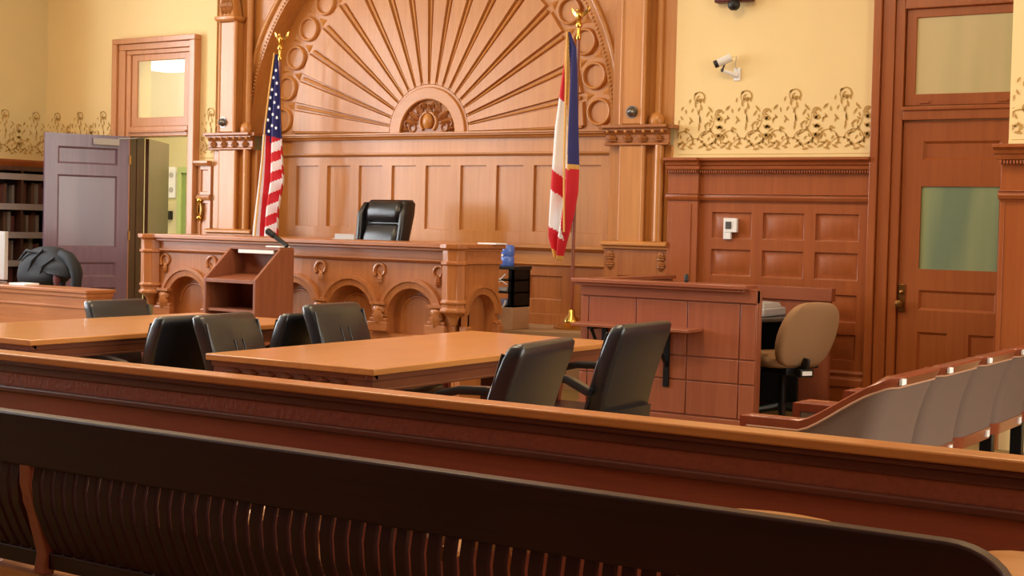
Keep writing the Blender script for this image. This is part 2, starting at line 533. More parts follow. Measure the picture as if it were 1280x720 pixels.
# ------------------------------------------------------------------ stencilled border above the caps
def leaf(mb, cx, cz, L, W, ang, y, n=5):
    ca, sa = math.cos(ang), math.sin(ang)
    top, bot = [], []
    for i in range(n + 1):
        t = i / n
        w = W * math.sin(PI * t) ** .8
        top.append((t * L, w)); bot.append((t * L, -w * .45))
    pts = top + bot[::-1][1:-1]
    q = [(cx + p[0] * ca - p[1] * sa, y, cz + p[0] * sa + p[1] * ca) for p in pts]
    mb.poly(q)
def strip(mb, cx, cz, r, a0, a1, w, y, n=10, taper=True):
    for i in range(n):
        t0, t1 = i / n, (i + 1) / n
        b0, b1 = a0 + (a1 - a0) * t0, a0 + (a1 - a0) * t1
        w0 = w * (1 - .7 * t0 if taper else 1); w1 = w * (1 - .7 * t1 if taper else 1)
        P = lambda b, rr: (cx + rr * math.cos(b), y, cz + rr * math.sin(b))
        mb.poly([P(b0, r - w0), P(b0, r + w0), P(b1, r + w1), P(b1, r - w1)])
def motif(mb, x, z, y, s=1.0, half=False):
    """one repeat (0.44 m wide): base scroll, tall curling flower spray, short bud spray"""
    L = lambda cx, cz, l, w, a: leaf(mb, x + cx * s, z + cz * s, l * s, w * s, rad(a), y)
    S = lambda cx, cz, r, a0, a1, w: strip(mb, x + cx * s, z + cz * s, r * s, rad(a0), rad(a1), w * s, y)
    # base running scroll
    S(-.11, .10, .085, 200, 20, .006); S(.11, .10, .085, -20, 160, .006); S(.0, .02, .10, 20, 160, .005)
    for a, cx in ((25, -.2), (155, -.02), (25, .03), (155, .2), (60, -.12), (120, .12), (-10, -.15), (190, .16)):
        L(cx, .035, .06, .013, a)
    for cx, cz, a in ((-.17, .12, 70), (-.08, .16, 110), (.07, .14, 60), (.16, .17, 120), (-.02, .08, 90), (.12, .06, 20), (-.13, .07, 160), (0.18, .09, 45), (-.2, .17, 30), (-.05, .19, 150)):
        L(cx, cz, .055, .012, a)
    for i in range(9):
        cx = -.20 + .05 * i
        L(cx, .055 + .012 * (i % 3), .038, .012, 40 if i % 2 else 140); L(cx + .02, .10 + .02 * (i % 2), .04, .010, 110 if i % 2 else 60)
    for cx, cz, a in ((-.16, .24, 80), (-.12, .28, 120), (-.06, .24, 60), (-.18, .20, 140), (.13, .22, 70), (.16, .28, 110), (.10, .19, 100), (-.09, .33, 95), (-.14, .36, 60), (.14, .36, 120), (-.04, .34, 70), (.08, .42, 110), (-.06, .42, 80)):
        L(cx, cz, .045, .009, a)
    # tall spray
    S(.02, .30, .16, -75, 10, .005); S(-.10, .28, .14, -20, 40, .005)
    for cx, cz, a in ((.03, .18, 80), (.05, .25, 100), (.02, .32, 70), (.06, .36, 105), (-.02, .26, 130), (.08, .22, 40), (.0, .38, 95), (.10, .30, 60)):
        L(cx, cz, .065, .011, a)
    S(.03, .47, .05, -30, 260, .007); S(.03, .46, .025, 90, 330, .006)
    L(.0, .44, .05, .018, 20); L(.04, .42, .05, .016, 70); L(-.02, .49, .04, .012, 40)
    # short spray with square buds
    for cz in (.13, .20, .27):
        L(.205, cz, .055, .028, 15); L(.235, cz + .01, .05, .018, 160)
    S(.22, .33, .035, 0, 320, .006); L(.20, .33, .045, .014, 30); L(.23, .31, .04, .012, 150)
    for cx, cz, a in ((.17, .26, 150), (.27, .27, 30), (.16, .34, 120), (.28, .35, 60)):
        L(cx, cz, .05, .010, a)
def border(name, x0, x1, Y, z, faint=False):
    m = MB(); yy = Y - .004
    n = max(1, round((x1 - x0) / .43)); w = (x1 - x0) / n
    for k in range(n):
        motif(m, x0 + w * (k + .38), z + .02, yy)
    bm = m.bm
    # keep the stencil inside its wall strip
    for co, no in (((x0, 0, 0), (1, 0, 0)), ((x1, 0, 0), (-1, 0, 0))):
        bmesh.ops.bisect_plane(bm, geom=bm.verts[:] + bm.edges[:] + bm.faces[:], plane_co=co, plane_no=no, clear_inner=True)
    m.box(x0, x1, yy, Y - .001, z, z + .006)
    o = m.build(name, STEN)
    return struct(o)
border('trim_7', -5.61, -3.87, YW, 2.065)
border('trim_8', PX0 + .02, -.3, PY, 2.065)
border('trim_9', -13.85, -12.68, YW, 2.065)
border('trim_10', -11.34, -11.05, YW, 2.065)
# same border on the left wall, turned to face the room
m = MB(Matrix(((0, -1, 0, XL), (1, 0, 0, 0), (0, 0, 1, 0), (0, 0, 0, 1))))
for k in range(5): motif(m, 9.4 + .43 * k, 2.085, -.004)
struct(m.build('trim_11', STEN))
m = MB()
m.box(-5.66, -3.87, YW - .006, YW, 2.035, 2.066); m.box(PX0, -.3, PY - .006, PY, 2.035, 2.066)
struct(m.build('trim_12', STENL))

# ================================================================== RIGHT DOOR (closed, frosted glass) with transom
YD = YW - .02
m = MB()
for a, b, p in ((-3.865, -3.80, .10), (-3.80, -3.70, .07), (-3.70, -3.625, .05)):
    m.box(a, b, YW - p, YW + .1, 0, 3.42)
for a, b, p in ((-2.68, -2.60, .05), (-2.60, -2.50, .07)):
    m.box(a, b, YW - p, YW + .1, 0, 3.42)
m.box(-3.699, -2.601, YW - .074, YW + .1, 3.28, 3.42); m.box(-3.624, -2.681, YW - .054, YW + .1, 3.20, 3.279)
m.box(-3.624, -2.681, YW - .058, YW + .05, 2.325, 2.43)     # transom bar
m.box(-3.624, -2.681, YW - .078, YW - .058, 2.40, 2.43)
struct(m.build('trim_13', CASW if False else DORW, bevel=.006))
d = MB()
gl = (-3.465, -2.86, 1.155, 1.805)
pans = [(-3.46, -2.86, 2.01, 2.16), (-3.46, -2.86, .83, .99), (-3.46, -3.22, .2, .66), (-3.06, -2.86, .2, .66)]
panelled(d, -3.62, -2.69, .01, 2.32, pans + [], YD, raised=False) if False else None
xs = MB()
cells(d, -3.62, -2.69, .01, 2.32, pans + [gl], YD)
for a, b, c, e in pans:
    mm = .02
    o = [(a, YD, c), (b, YD, c), (b, YD, e), (a, YD, e)]
    i = [(a + mm, YD + .018, c + mm), (b - mm, YD + .018, c + mm), (b - mm, YD + .018, e - mm), (a + mm, YD + .018, e - mm)]
    for k in range(4):
        l = (k + 1) % 4; d.poly([o[k], o[l], i[l], i[k]])
    d.poly(i)
a, b, c, e = gl
for q in ([(a, c), (b, c)], [(b, c), (b, e)], [(b, e), (a, e)], [(a, e), (a, c)]):
    d.poly([(q[0][0], YD, q[0][1]), (q[1][0], YD, q[1][1]), (q[1][0], YD + .04, q[1][1]), (q[0][0], YD + .04, q[0][1])])
cells(d, -3.62, -2.69, .01, 2.32, [gl], YD + .04)
door1 = struct(d.build('door_1', DORW))
m = MB(); m.box(a - .01, b + .01, YD + .014, YD + .024, c - .01, e + .01); struct(m.build('door_pane', FROG, door1))
m = MB(); m.box(-3.618, -3.562, YD - .012, YD + .002, .81, 1.03)
struct(m.build('handle_plate', BRASD, door1, bevel=.004))
m = MB()
m.lathe([(.010, -.01), (.010, -.045), (.028, -.052), (.034, -.068), (.028, -.085), (.01, -.09)], (-3.59, YD, .875), 16, 'y')
m.lathe([(.017, -.008), (.017, -.02), (.012, -.024)], (-3.59, YD, .965), 14, 'y')
struct(m.build('door_knob', BRASD, door1, smooth=True))
# transom sash
m = MB()
cells(m, -3.62, -2.69, 2.44, 3.20, [(-3.54, -2.77, 2.53, 3.13)], YD + .0, .04)
m.box(-3.50, -3.42, YD - .01, YD, 2.455, 2.475); m.box(-2.90, -2.82, YD - .01, YD, 2.455, 2.475)
w = struct(m.build('window_7', DORW, bevel=.005))
m = MB(); m.box(-3.55, -2.76, YD + .014, YD + .024, 2.52, 3.14); struct(m.build('transom_pane', FROT, w))

# ================================================================== LEFT DOORWAY, open door, transom, hallway
m = MB()
for x0, x1, p, zt_ in ((-12.655, -12.58, .10, 3.34), (-12.579, -12.47, .07, 3.27), (-12.469, -12.40, .05, 3.22), (-11.50, -11.471, .05, 3.22), (-11.47, -11.441, .07, 3.27), (-11.44, -11.36, .10, 3.34)):
    m.box(x0, x1, YW - p, YW + .16 if p < .06 else YW, 0, zt_)
m.box(-12.655, -11.36, YW - .10, YW, 3.341, 3.40); m.box(-12.579, -11.441, YW - .07, YW, 3.271, 3.34); m.box(-12.469, -11.471, YW - .05, YW, 3.221, 3.27)
m.box(-12.40, -11.50, YW - .052, YW + .16, 2.31, 2.42); m.box(-12.40, -11.50, YW - .085, YW - .052, 2.35, 2.37)
struct(m.build('trim_14', CASW, bevel=.006))
m = MB()
cells(m, -12.40, -11.50, 2.42, 3.22, [(-12.31, -11.58, 2.52, 3.15)], YW - .03, .04)
w = struct(m.build('window_8', CASW, bevel=.005))
m = MB(); m.box(-12.32, -11.57, YW - .015, YW - .009, 2.51, 3.16); struct(m.build('transom_pane', HAZG, w))
# door leaf swung into the room: hinge at (-12.40, 11.28)
hx, hy = -12.40, 11.26
ex, ey = -12.78, 10.40
ang = math.atan2(hy - ey, hx - ex)
XF = Matrix.Translation((ex, ey, 0)) @ Matrix.Rotation(ang, 4, 'Z')
Wd = math.hypot(hx - ex, hy - ey)
m = MB(XF)
pans = [(.14, Wd - .14, 1.98, 2.17), (.14, Wd - .14, .74, .90), (.14, Wd / 2 - .05, .2, .62), (Wd / 2 + .05, Wd - .14, .2, .62)]
gl = (.14, Wd - .14, 1.06, 1.86)
cells(m, 0, Wd, .01, 2.31, pans + [gl], 0)
for a, b, c, e in pans + [gl]:
    o = [(a, 0, c), (b, 0, c), (b, 0, e), (a, 0, e)]
    mm = .022
    i = [(a + mm, .02, c + mm), (b - mm, .02, c + mm), (b - mm, .02, e - mm), (a + mm, .02, e - mm)]
    for k in range(4):
        l = (k + 1) % 4; m.poly([o[k], o[l], i[l], i[k]])
    if (a, b, c, e) != gl: m.poly(i)
m.poly([(0, .045, .01), (Wd, .045, .01), (Wd, .045, 2.31), (0, .045, 2.31)])
for q in ([(0, .01), (Wd, .01)], [(Wd, .01), (Wd, 2.31)], [(Wd, 2.31), (0, 2.31)], [(0, 2.31), (0, .01)]):
    m.poly([(q[0][0], 0, q[0][1]), (q[1][0], 0, q[1][1]), (q[1][0], .045, q[1][1]), (q[0][0], .045, q[0][1])])
door2 = struct(m.build('door_2', DKDR))
m = MB(XF); m.box(gl[0] + .02, gl[1] - .02, .016, .024, gl[2] + .02, gl[3] - .02); struct(m.build('door_pane', FROL, door2))
m = MB(XF); m.box(Wd - .42, Wd - .14, -.06, 0, 2.20, 2.27)
m.tube([(Wd - .15, -.03, 2.275), (Wd - .02, -.10, 2.285), (Wd + .18, -.06, 2.31)], .009, 6)
struct(m.build('door_closer', GREYP, door2, bevel=.006))
m = MB(XF)
for z in (.3, 1.15, 2.0): m.box(Wd - .012, Wd + .012, -.012, .006, z, z + .1)
struct(m.build('door_hinge', BRASD, door2))
# hallway behind
m = MB()
m.box(-15.2, -11.36, 14.0, 14.1, 0, 4.2); m.box(-15.3, -15.2, YW + .16, 14.1, 0, 4.2); m.box(-11.42, -11.36, YW + .16, 14.0, 0, 4.2)
struct(m.build('wall_hallway', HALL))
m = MB(); m.box(-15.3, -11.36, YW + .165, 14.1, 4.0, 4.1); struct(m.build('ceiling_hallway', CEIL))
m = MB()
a0 = px(218, 300, 13.9); a1 = px(236, 300, 13.9)
m.box(a0.x, a0.x + .07, 13.93, 14.0, 0, 2.02); m.box(a0.x, a0.x + .9, 13.93, 14.0, 2.02, 2.10)
struct(m.build('trim_15', HALG, bevel=.004))
m = MB(); m.box(a0.x + .07, a0.x + .9, 13.96, 14.0, 0, 2.02); struct(m.build('door_3', HALD))
hx_, hy_, gx_, gy_ = -12.386, 11.475, -12.97, 12.34
XH = Matrix.Translation((gx_, gy_, 0)) @ Matrix.Rotation(math.atan2(hy_ - gy_, hx_ - gx_), 4, 'Z')
WH = math.hypot(hx_ - gx_, hy_ - gy_)
m = MB(XH)
panelled(m, 0, WH, .01, 2.30, [(.14, WH - .14, 1.15, 1.70), (.14, WH - .14, .25, 1.0), (.14, WH - .14, 1.85, 2.15)], 0, raised=False, back=.02)
struct(m.build('door_4', HALW))
m = MB(); m.box(-12.399, -12.392, YW - .04, YW + .16, .0, 2.31); m.box(-12.392, -12.385, YW + .05, YW + .16, 0, 2.31)
struct(m.build('trim_19', HALW))
p = px(215, 228, 13.98)
m = MB(); m.box(p.x - .065, p.x + .065, 13.97, 14.0, p.z - .21, p.z + .21)
pl = tag(m.build('call_plate', WHTP, bevel=.004), 'tall white plate with two grey buttons on yellow hallway wall', 'wall plate')
for dz in (-.1, .1):
    m = MB(); m.lathe([(.035, -.012), (.035, 0)], (p.x, 13.968, p.z + dz), 14, 'y'); m.build('button', GREYP, pl)
p = px(209, 269, 13.98)
m = MB(); m.box(p.x - .09, p.x + .09, 13.93, 14.0, p.z - .06, p.z + .06); m.box(p.x - .07, p.x + .07, 13.92, 13.93, p.z - .04, p.z + .04)
tag(m.build('wall_box', BLKP, bevel=.005), 'small dark box on hallway wall seen through left doorway', 'wall box')
p = px(219, 83, 13.0)
m = MB(); m.box(p.x - .34, p.x + .2, 12.7, 13.2, p.z - .05, p.z + .09)
cl = thing('ceiling_light', 'white fluorescent hallway light seen through the glass above left doorway', 'light', (p.x, 12.9, p.z))
m.build('diffuser', LAMP, cl)
m = MB(); m.box(p.x - .36, p.x + .22, 12.68, 13.22, p.z + .09, p.z + .12); m.tube([(p.x, 12.95, p.z + .12), (p.x, 12.95, 4.0)], .015, 8); m.build('housing', WHTP, cl)

# ================================================================== JUDGE'S WALL: sunburst arch, pilasters, panelling
CX, CZ, RA = -8.51, 2.315, 2.185
YS = 11.62          # sunburst face
YF = 11.38          # arch face
sb = thing('sunburst_panel', 'huge carved oak sunburst panel in a round arch behind the judge', 'wall carving', (CX, YS, CZ))
m = MB(); m.box(-10.70, -6.29, YS, YS + .06, CZ, ZC - .01); m.build('back_board', OAKV, sb)
RI = .46
for k in range(18):                                # raised wedge rays
    m = MB()
    a0, a1 = rad(10 * k + 1.2), rad(10 * k + 8.8)
    r0, r1 = RI + .02, 1.80
    def wedge(r, y, s):
        am = (a0 + a1) / 2; h = (a1 - a0) / 2 * s
        e = .014 / r * (1 - s) * 0
        return [(CX + r * math.cos(am - h), y, CZ + r * math.sin(am - h)), (CX + r * math.cos(am + h), y, CZ + r * math.sin(am + h))]
    A = wedge(r0, YS, 1); B = wedge(r1, YS, 1); a = wedge(r0 + .01, YS - .032, .82); b = wedge(r1 - .02, YS - .032, .9)
    m.poly([a[0], a[1], b[1], b[0]]); m.poly([A[0], a[0], b[0], B[0]]); m.poly([A[1], B[1], b[1], a[1]]); m.poly([A[0], A[1], a[1], a[0]]); m.poly([B[0], b[0], b[1], B[1]])
    m.build('ray', OAKV, sb)
for k in range(19):                                # round beads between the rays
    m = MB(); t = rad(10 * k)
    if k in (0, 18): t += rad(1.2) * (1 if k == 0 else -1)
    m.tube([(CX + r * math.cos(t), YS - .012, CZ + r * math.sin(t)) for r in (RI + .02, 1.2, 1.76)], [.006, .013, .018], 8)
    m.build('bead', OAKV, sb, smooth=True)
prof = lambda w, h: [(-w, 0), (-w * .8, -h * .7), (-w * .3, -h), (w * .3, -h), (w * .8, -h * .7), (w, 0)]
for k in range(18):                                # roundels round the rim
    t = rad(10 * k + 5)
    c = (CX + 1.945 * math.cos(t), YS, CZ + 1.945 * math.sin(t))
    m = MB(); m.arc(c, .115, 0, 2 * PI, prof(.017, .04), 28)
    m.lathe([(.103, 0), (.100, -.006), (.0001, -.006)], c, 20, 'y')
    m.build('roundel', OAKV, sb, smooth=True, angle=50)
for k in range(17):                                # darts between roundels
    t = rad(10 * k + 10)
    for rr, s in ((2.05, 1), (1.84, -1)):
        m = MB()
        c = Vector((CX + rr * math.cos(t), YS, CZ + rr * math.sin(t)))
        u = Vector((math.cos(t), 0, math.sin(t))) * s; v = Vector((-math.sin(t), 0, math.cos(t)))
        q = [c - u * .07, c + u * .03 + v * .05, c + u * .03 - v * .05]
        ap = c + Vector((0, -.018, 0))
        for i in range(3): m.poly([q[i], q[(i + 1) % 3], ap])
        m.build('dart', OAKH, sb)
m = MB()
m.arc((CX, YS, CZ), RI - .06, 0, PI, [(-.065, 0), (-.065, -.05), (-.057, -.056), (.048, -.056), (.055, -.05), (.058, -.03), (.085, -.03), (.085, 0)], 40)
m.build('inner_ring', OAKH, sb, smooth=True, angle=30)
m = MB()
for k in range(46):
    t = rad(4 * k); m.ball((CX + (RI + .04) * math.cos(t), YS - .015, CZ + (RI + .04) * math.sin(t)), .016, n=6)
m.build('bead_ring', OAKH, sb, smooth=True)
XM = Matrix.Translation((CX, YS, CZ)) @ Matrix.Scale(.79, 4) @ Matrix.Translation((-CX, -YS, -CZ))
# carved foliage medallion: egg boss, acanthus leaves, scrolls
md = MB(XM)
md.lathe([(.43, 0), (.43, -.01), (.36, -.025), (.0001, -.025)], (CX, YS - .003, CZ + .005), 40, 'y')
bmesh.ops.bisect_plane(md.bm, geom=md.bm.verts[:] + md.bm.edges[:] + md.bm.faces[:], plane_co=(0, 0, CZ), plane_no=(0, 0, -1), clear_outer=True)
med = md.build('medallion', OAKD, sb)
m = MB(XM); m.ball((CX, YS - .05, CZ + .15), .085, (.85, .7, 1.2), 14)
m.arc((CX, YS - .03, CZ + .14), .125, rad(-50), rad(230), prof(.02, .03), 20)
m.build('egg_boss', OAKH, med, smooth=True)
def acanthus(mb, cx, cz, y, L, W, ang, lift=.05, lobes=5):
    ca, sa = math.cos(ang), math.sin(ang)
    mid, lo, hi = [], [], []
    for i in range(lobes * 2 + 1):
        t = i / (lobes * 2)
        w = W * math.sin(PI * (t * .9 + .06)) * (1.0 if i % 2 else .62)
        up = lift * math.sin(PI * t)
        P = lambda a, b, h: (cx + a * ca - b * sa, y - h, cz + a * sa + b * ca)
        mid.append(P(t * L, 0, up + .012)); hi.append(P(t * L, w, up * .3)); lo.append(P(t * L, -w, up * .3))
    mb.grid([hi, mid, lo])
m = MB(XM)
for t in (12, 35, 62, 90, 118, 145, 168):
    acanthus(m, CX + .17 * math.cos(rad(t)), CZ + .10 + .10 * math.sin(rad(t)), YS - .025, .21 if t != 90 else .17, .055, rad(t))
for t in (25, 50, 130, 155):
    acanthus(m, CX + .22 * math.cos(rad(t)), CZ + .05 + .22 * math.sin(rad(t)), YS - .03, .14, .04, rad(t + (30 if t < 90 else -30)))
for s in (-1, 1):
    m.arc((CX + s * .25, YS - .02, CZ + .07), .05, 0, 2 * PI, prof(.014, .03), 16)
    m.arc((CX + s * .15, YS - .02, CZ + .26), .035, 0, 2 * PI, prof(.012, .03), 14)
    acanthus(m, CX + s * .30, CZ + .03, YS - .03, .10, .03, rad(20 if s > 0 else 160))
for s in (-1, 1):
    for (dx, dz, R_) in ((.33, .12, .04), (.10, .34, .03), (.22, .22, .035)):
        m.arc((CX + s * dx, YS - .02, CZ + dz), R_, rad(-60), rad(250), prof(.012, .035), 14)
    acanthus(m, CX + s * .05, CZ + .30, YS - .03, .10, .035, rad(70 if s > 0 else 110))
m.build('carved_foliage', OAKD, med, smooth=True, angle=60)
# arch board with its deep reveal
m = MB()
N = 48
xo0, xo1 = -10.70, -6.285
pts = [(CX + RA * math.cos(PI - PI * i / N), CZ + RA * math.sin(PI - PI * i / N)) for i in range(N + 1)]
for y in (YF,):
    for p, q in zip(pts, pts[1:]):
        m.poly([(p[0], y, p[1]), (q[0], y, q[1]), (q[0], y, ZC - .01), (p[0], y, ZC - .01)])
    m.poly([(xo0, y, CZ), (pts[0][0], y, CZ), (pts[0][0], y, ZC - .01), (xo0, y, ZC - .01)])
    m.poly([(pts[-1][0], y, CZ), (xo1, y, CZ), (xo1, y, ZC - .01), (pts[-1][0], y, ZC - .01)])
for p, q in zip(pts, pts[1:]):
    m.poly([(p[0], YF, p[1]), (q[0], YF, q[1]), (q[0], YS + .02, q[1]), (p[0], YS + .02, p[1])])
for z in (CZ,):
    m.poly([(xo0, YF, z), (pts[0][0], YF, z), (pts[0][0], YS + .02, z), (xo0, YS + .02, z)])
    m.poly([(pts[-1][0], YF, z), (xo1, YF, z), (xo1, YS + .02, z), (pts[-1][0], YS + .02, z)])
ab = m.build('arch_board', OAKV, sb)
m = MB()
for k in range(181):
    t = PI * k / 180
    m.ball((CX + (RA + .025) * math.cos(t), YF - .003, CZ + (RA + .025) * math.sin(t)), .015, n=6)
m.build('arch_beading', OAKH, ab, smooth=True)
m = MB()
m.arc((CX, YF, CZ), RA + .11, 0, PI, prof(.03, .03), 60)
for s in (-1, 1):
    for t in (0, 1):
        acanthus(m, CX + s * 1.98, CZ + 1.72, YF - .01, .16, .06, rad(80 + 60 * t if s > 0 else 100 - 60 * t), .06)
    m.ball((CX + s * 1.98, YF - .02, CZ + 1.72), .05, n=10)
m.build('arch_moulding', OAKH, ab, smooth=True, angle=50)

# panelling below the arch
pb = []
m = MB()
pan = [(-9.795 + .4235 * k, -9.49 + .4235 * k, 1.365, 1.995) for k in range(-1, 8)]
pan = [p for p in pan if p[1] < -6.40]
panelled(m, -10.495, -6.285, 1.22, 2.29, pan, YS - .04, raised=False, depth=.025)
struct(m.build('trim_16', OAKV))
m = MB()
moulding(m, -10.495, -6.285, YS - .06, [(0, 2.255), (.02, 2.258), (.03, 2.275), (.06, 2.285), (.06, 2.298), (.075, 2.30), (.075, 2.318), (0, 2.318)])
moulding(m, -10.495, -6.285, YS - .05, [(0, 2.085), (.012, 2.09), (.028, 2.105), (.028, 2.118), (0, 2.122)])
moulding(m, -10.495, -6.285, YS - .10, [(0, 1.185), (.03, 1.19), (.05, 1.205), (.075, 1.215), (.075, 1.24), (.02, 1.25), (0, 1.25)])
moulding(m, -10.495, -6.285, YS - .10, [(0, 1.045), (.012, 1.05), (.03, 1.06), (.03, 1.072), (0, 1.076)])
m.box(-10.495, -6.285, YS - .11, YS, 1.05, 1.22)
struct(m.build('trim_17', OAKH, bevel=.003))
m = MB()
pan = [(-10.2 + .72 * k, -9.82 + .72 * k, .735, .955) for k in range(6)]
pan = [(px(662, 360, YS - .1).x + dx, px(702, 360, YS - .1).x + dx, .735, .955) for dx in (-2.88, -2.16, -1.44, -.72, 0)]
panelled(m, -10.495, -6.285, .45, 1.06, pan, YS - .10, raised=False)
m.box(-10.495, -6.285, YS - .13, YS - .09, .45, .60)
struct(m.build('trim_18', BENV, bevel=.003))

def pilaster(name, label, x0, x1, U1):
    """face 0.63 m wide, moulded shaft above and below a carved capital, on a pedestal"""
    y = YF - .12
    W = x1 - x0
    t = thing(name, label, 'pilaster', ((x0 + x1) / 2, y, 0))
    X = lambda u: x0 + W * u
    def part(nm_, mat, segs):
        m = MB()
        for u0, u1, p, z0, z1 in segs: m.box(X(u0), X(u1), y - p, YF + .06, z0, min(z1, ZC - .01))
        return m.build(nm_, mat, t, bevel=.012)
    part('upper_shaft', OAKV, [(.0, U1, -.06, 2.33, ZC), (.24, .60, .07, 2.33, 3.50)])
    m = MB()
    for u in (.25, .59):
        m.tube([(X(u), y - .06, 2.33), (X(u), y - .06, 3.50)], .022, 10)
    m.tube([(X(.74), y + .05, 2.33), (X(.74), y + .05, ZC - .01)], .035, 12)
    m.ball((X(.74), y + .02, 2.36), .075, (1, .8, 1.1), 12)
    m.build('shaft_bead', OAKV, t, smooth=True)
    m = MB()
    zc = 3.50
    rbox_loft(m, [(X(.42), y - .03, zc, W * .20, .08, .01), (X(.42), y - .03, zc + .02, W * .23, .10, .01), (X(.42), y - .03, zc + .05, W * .23, .10, .01), (X(.42), y - .03, zc + .06, W * .17, .07, .01), (X(.42), y - .03, zc + .35, W * .10, .05, .01), (X(.42), y - .03, zc + .55, W * .03, .03, .005)], 3)
    fn = m.build('shaft_finial', OAKV, t, bevel=.004)
    m = MB()
    for u in (.34, .42, .50): acanthus(m, X(u), zc + .07, y - .10, .16, .05, rad(90), .02)
    m.build('finial_carving', OAKD, fn, smooth=True)
    m = MB()
    pr = [(.0, 2.145), (.03, 2.15), (.03, 2.165), (.012, 2.175), (.012, 2.24), (.05, 2.275), (.05, 2.29), (.085, 2.30), (.085, 2.325), (.0, 2.325)]
    moulding(m, x0 - .0, x1 + .0, y - .04, pr)
    for xx, s in ((x0, -1), (x1, 1)):
        m.box(min(xx, xx + s * .05), max(xx, xx + s * .05), y - .09, YF, 2.29, 2.325)
    cp = m.build('capital', OAKD, t, bevel=.003)
    for k in range(7):
        m = MB(); m.ball((x0 + W * (k + .5) / 7, y - .098, 2.268), .016, n=8); m.build('capital_bead', OAKV, cp, smooth=True)
    m = MB()
    for u in (.12, .36, .60, .84):
        acanthus(m, X(u), 2.165, y - .055, .08, .055, rad(90), .03)
    m.build('capital_carving', OAKD, cp, smooth=True)
    part('lower_shaft', OAKV, [(.0, 1.0, -.02, 1.30, 2.15), (.24, .60, .05, 1.30, 2.15)])
    m = MB()
    for u, r in ((.25, .022), (.59, .022), (.84, .04)):
        m.tube([(X(u), y - .03, 1.31), (X(u), y - .03, 2.15)], r, 10)
    m.build('shaft_bead', OAKV, t, smooth=True)
    m = MB()
    moulding(m, x0 - .01, x1 + .01, y - .03, [(0, 1.235), (.02, 1.24), (.02, 1.26), (.055, 1.27), (.055, 1.295), (.03, 1.31), (0, 1.31)])
    m.build('base', OAKH, t, bevel=.004)
    m = MB()
    panelled(m, x0, x1, .45, 1.24, [(X(.22), X(.78), .55, 1.0)], y - .02, raised=False)
    m.box(x0, x1, y + .02, YF + .06, .0, 1.24)
    pe = m.build('pedestal', BENV, t, bevel=.003)
    for u in (.10, .90):
        m = MB()
        for zz in (1.05, 1.12):
            acanthus(m, X(u), zz, y - .022, .10, .05, rad(90), .02)
        m.ball((X(u), y - .025, 1.19), .03, (1, .6, 1), 8)
        m.build('carved_corner', OAKD, pe, smooth=True)
    return t
pilaster('pilaster', 'carved oak pilaster between the sunburst arch and the right-hand yellow wall', -6.28, -5.65, 1.0)
pilaster('pilaster', 'carved oak pilaster between the left doorway and the sunburst arch', -11.135, -10.50, .69)
for nm_, x, y, lab in (('sensor', 790, 140, 'small round metal sensor on the right carved pilaster'), ('sensor', 279, 153, 'small dark round sensor on the left carved pilaster')):
    p = px(x, y, YF - .19)
    m = MB(); m.lathe([(.045, 0), (.045, -.015), (.03, -.045), (.0001, -.06)], (p.x, YF - .19, p.z), 16, 'y')
    m.lathe([(.055, .002), (.055, -.008)], (p.x, YF - .19, p.z), 18, 'y')
    tag(m.build(nm_, STEE, smooth=True), lab, 'sensor')

# ================================================================== PLATFORM
m = MB()
e1 = pxz(727, 417, .5); e2 = pxz(650, 414, .5)
m.prism([(-10.2, 9.9), (-7.15, 9.9), (-6.95, 10.5), (e2.x, e2.y), (e1.x, e1.y), (-4.9, 10.95), (-4.9, YS - .1), (-10.7, YS - .1), (-10.7, 10.2)], 'z', 0, .5)
pf = struct(m.build('floor_platform', CARG))

# ================================================================== JUDGE'S BENCH
YB = 9.45
bx0, bx1 = -10.07, -6.63
jb = thing('judge_bench', 'long carved oak judge bench with round arches below the sunburst', 'bench', ((bx0 + bx1) / 2, YB, 0))
R_IN, Z_SP = .245, .64
def arch_wall(mb, x0, x1, z0, z1, cx, r, zs, y, depth, n=16):
    P = [(cx + r * math.cos(PI - PI * i / n), zs + r * math.sin(PI - PI * i / n)) for i in range(n + 1)]
    for p, q in zip(P, P[1:]):
        mb.poly([(p[0], y, p[1]), (q[0], y, q[1]), (q[0], y, z1), (p[0], y, z1)])
    mb.poly([(x0, y, z0), (cx - r, y, z0), (cx - r, y, zs), (cx - r, y, z1), (x0, y, z1)])
    mb.poly([(cx + r, y, z0), (x1, y, z0), (x1, y, z1), (cx + r, y, z1), (cx + r, y, zs)])
    Q = [(cx - r, z0)] + P + [(cx + r, z0)]
    for p, q in zip(Q, Q[1:]):
        mb.poly([(p[0], y, p[1]), (q[0], y, q[1]), (q[0], y + depth, q[1]), (p[0], y + depth, p[1])])
    mb.poly([(p[0], y + depth, p[1]) for p in Q])
def archivolt(mb, cx, r, zs, y, w=.085):
    mb.arc((cx, y, zs), r, 0, PI, [(.0, 0), (.0, -.012), (.05, -.016), (.055, -.03), (w, -.03), (w, 0)], 24)
bays = [(bx0 + .12 + (bx1 - bx0 - .24) * k / 5, bx0 + .12 + (bx1 - bx0 - .24) * (k + 1) / 5) for k in range(5)]
body = MB()
for a, b in bays:
    arch_wall(body, a, b, .50, 1.12, (a + b) / 2, R_IN, Z_SP, YB, .10)
body.box(bx0, bx1, YB + .12, YB + .5, 0, 1.2)
body.box(bx0, bx0 + .12, YB, YB + .2, .5, 1.12); body.box(bx1 - .12, bx1, YB, YB + .2, .5, 1.12)
body.box(bx0, bx1, YB - .0, YB + .2, 0, .5)
bd = body.build('front_panel', BENV, jb)
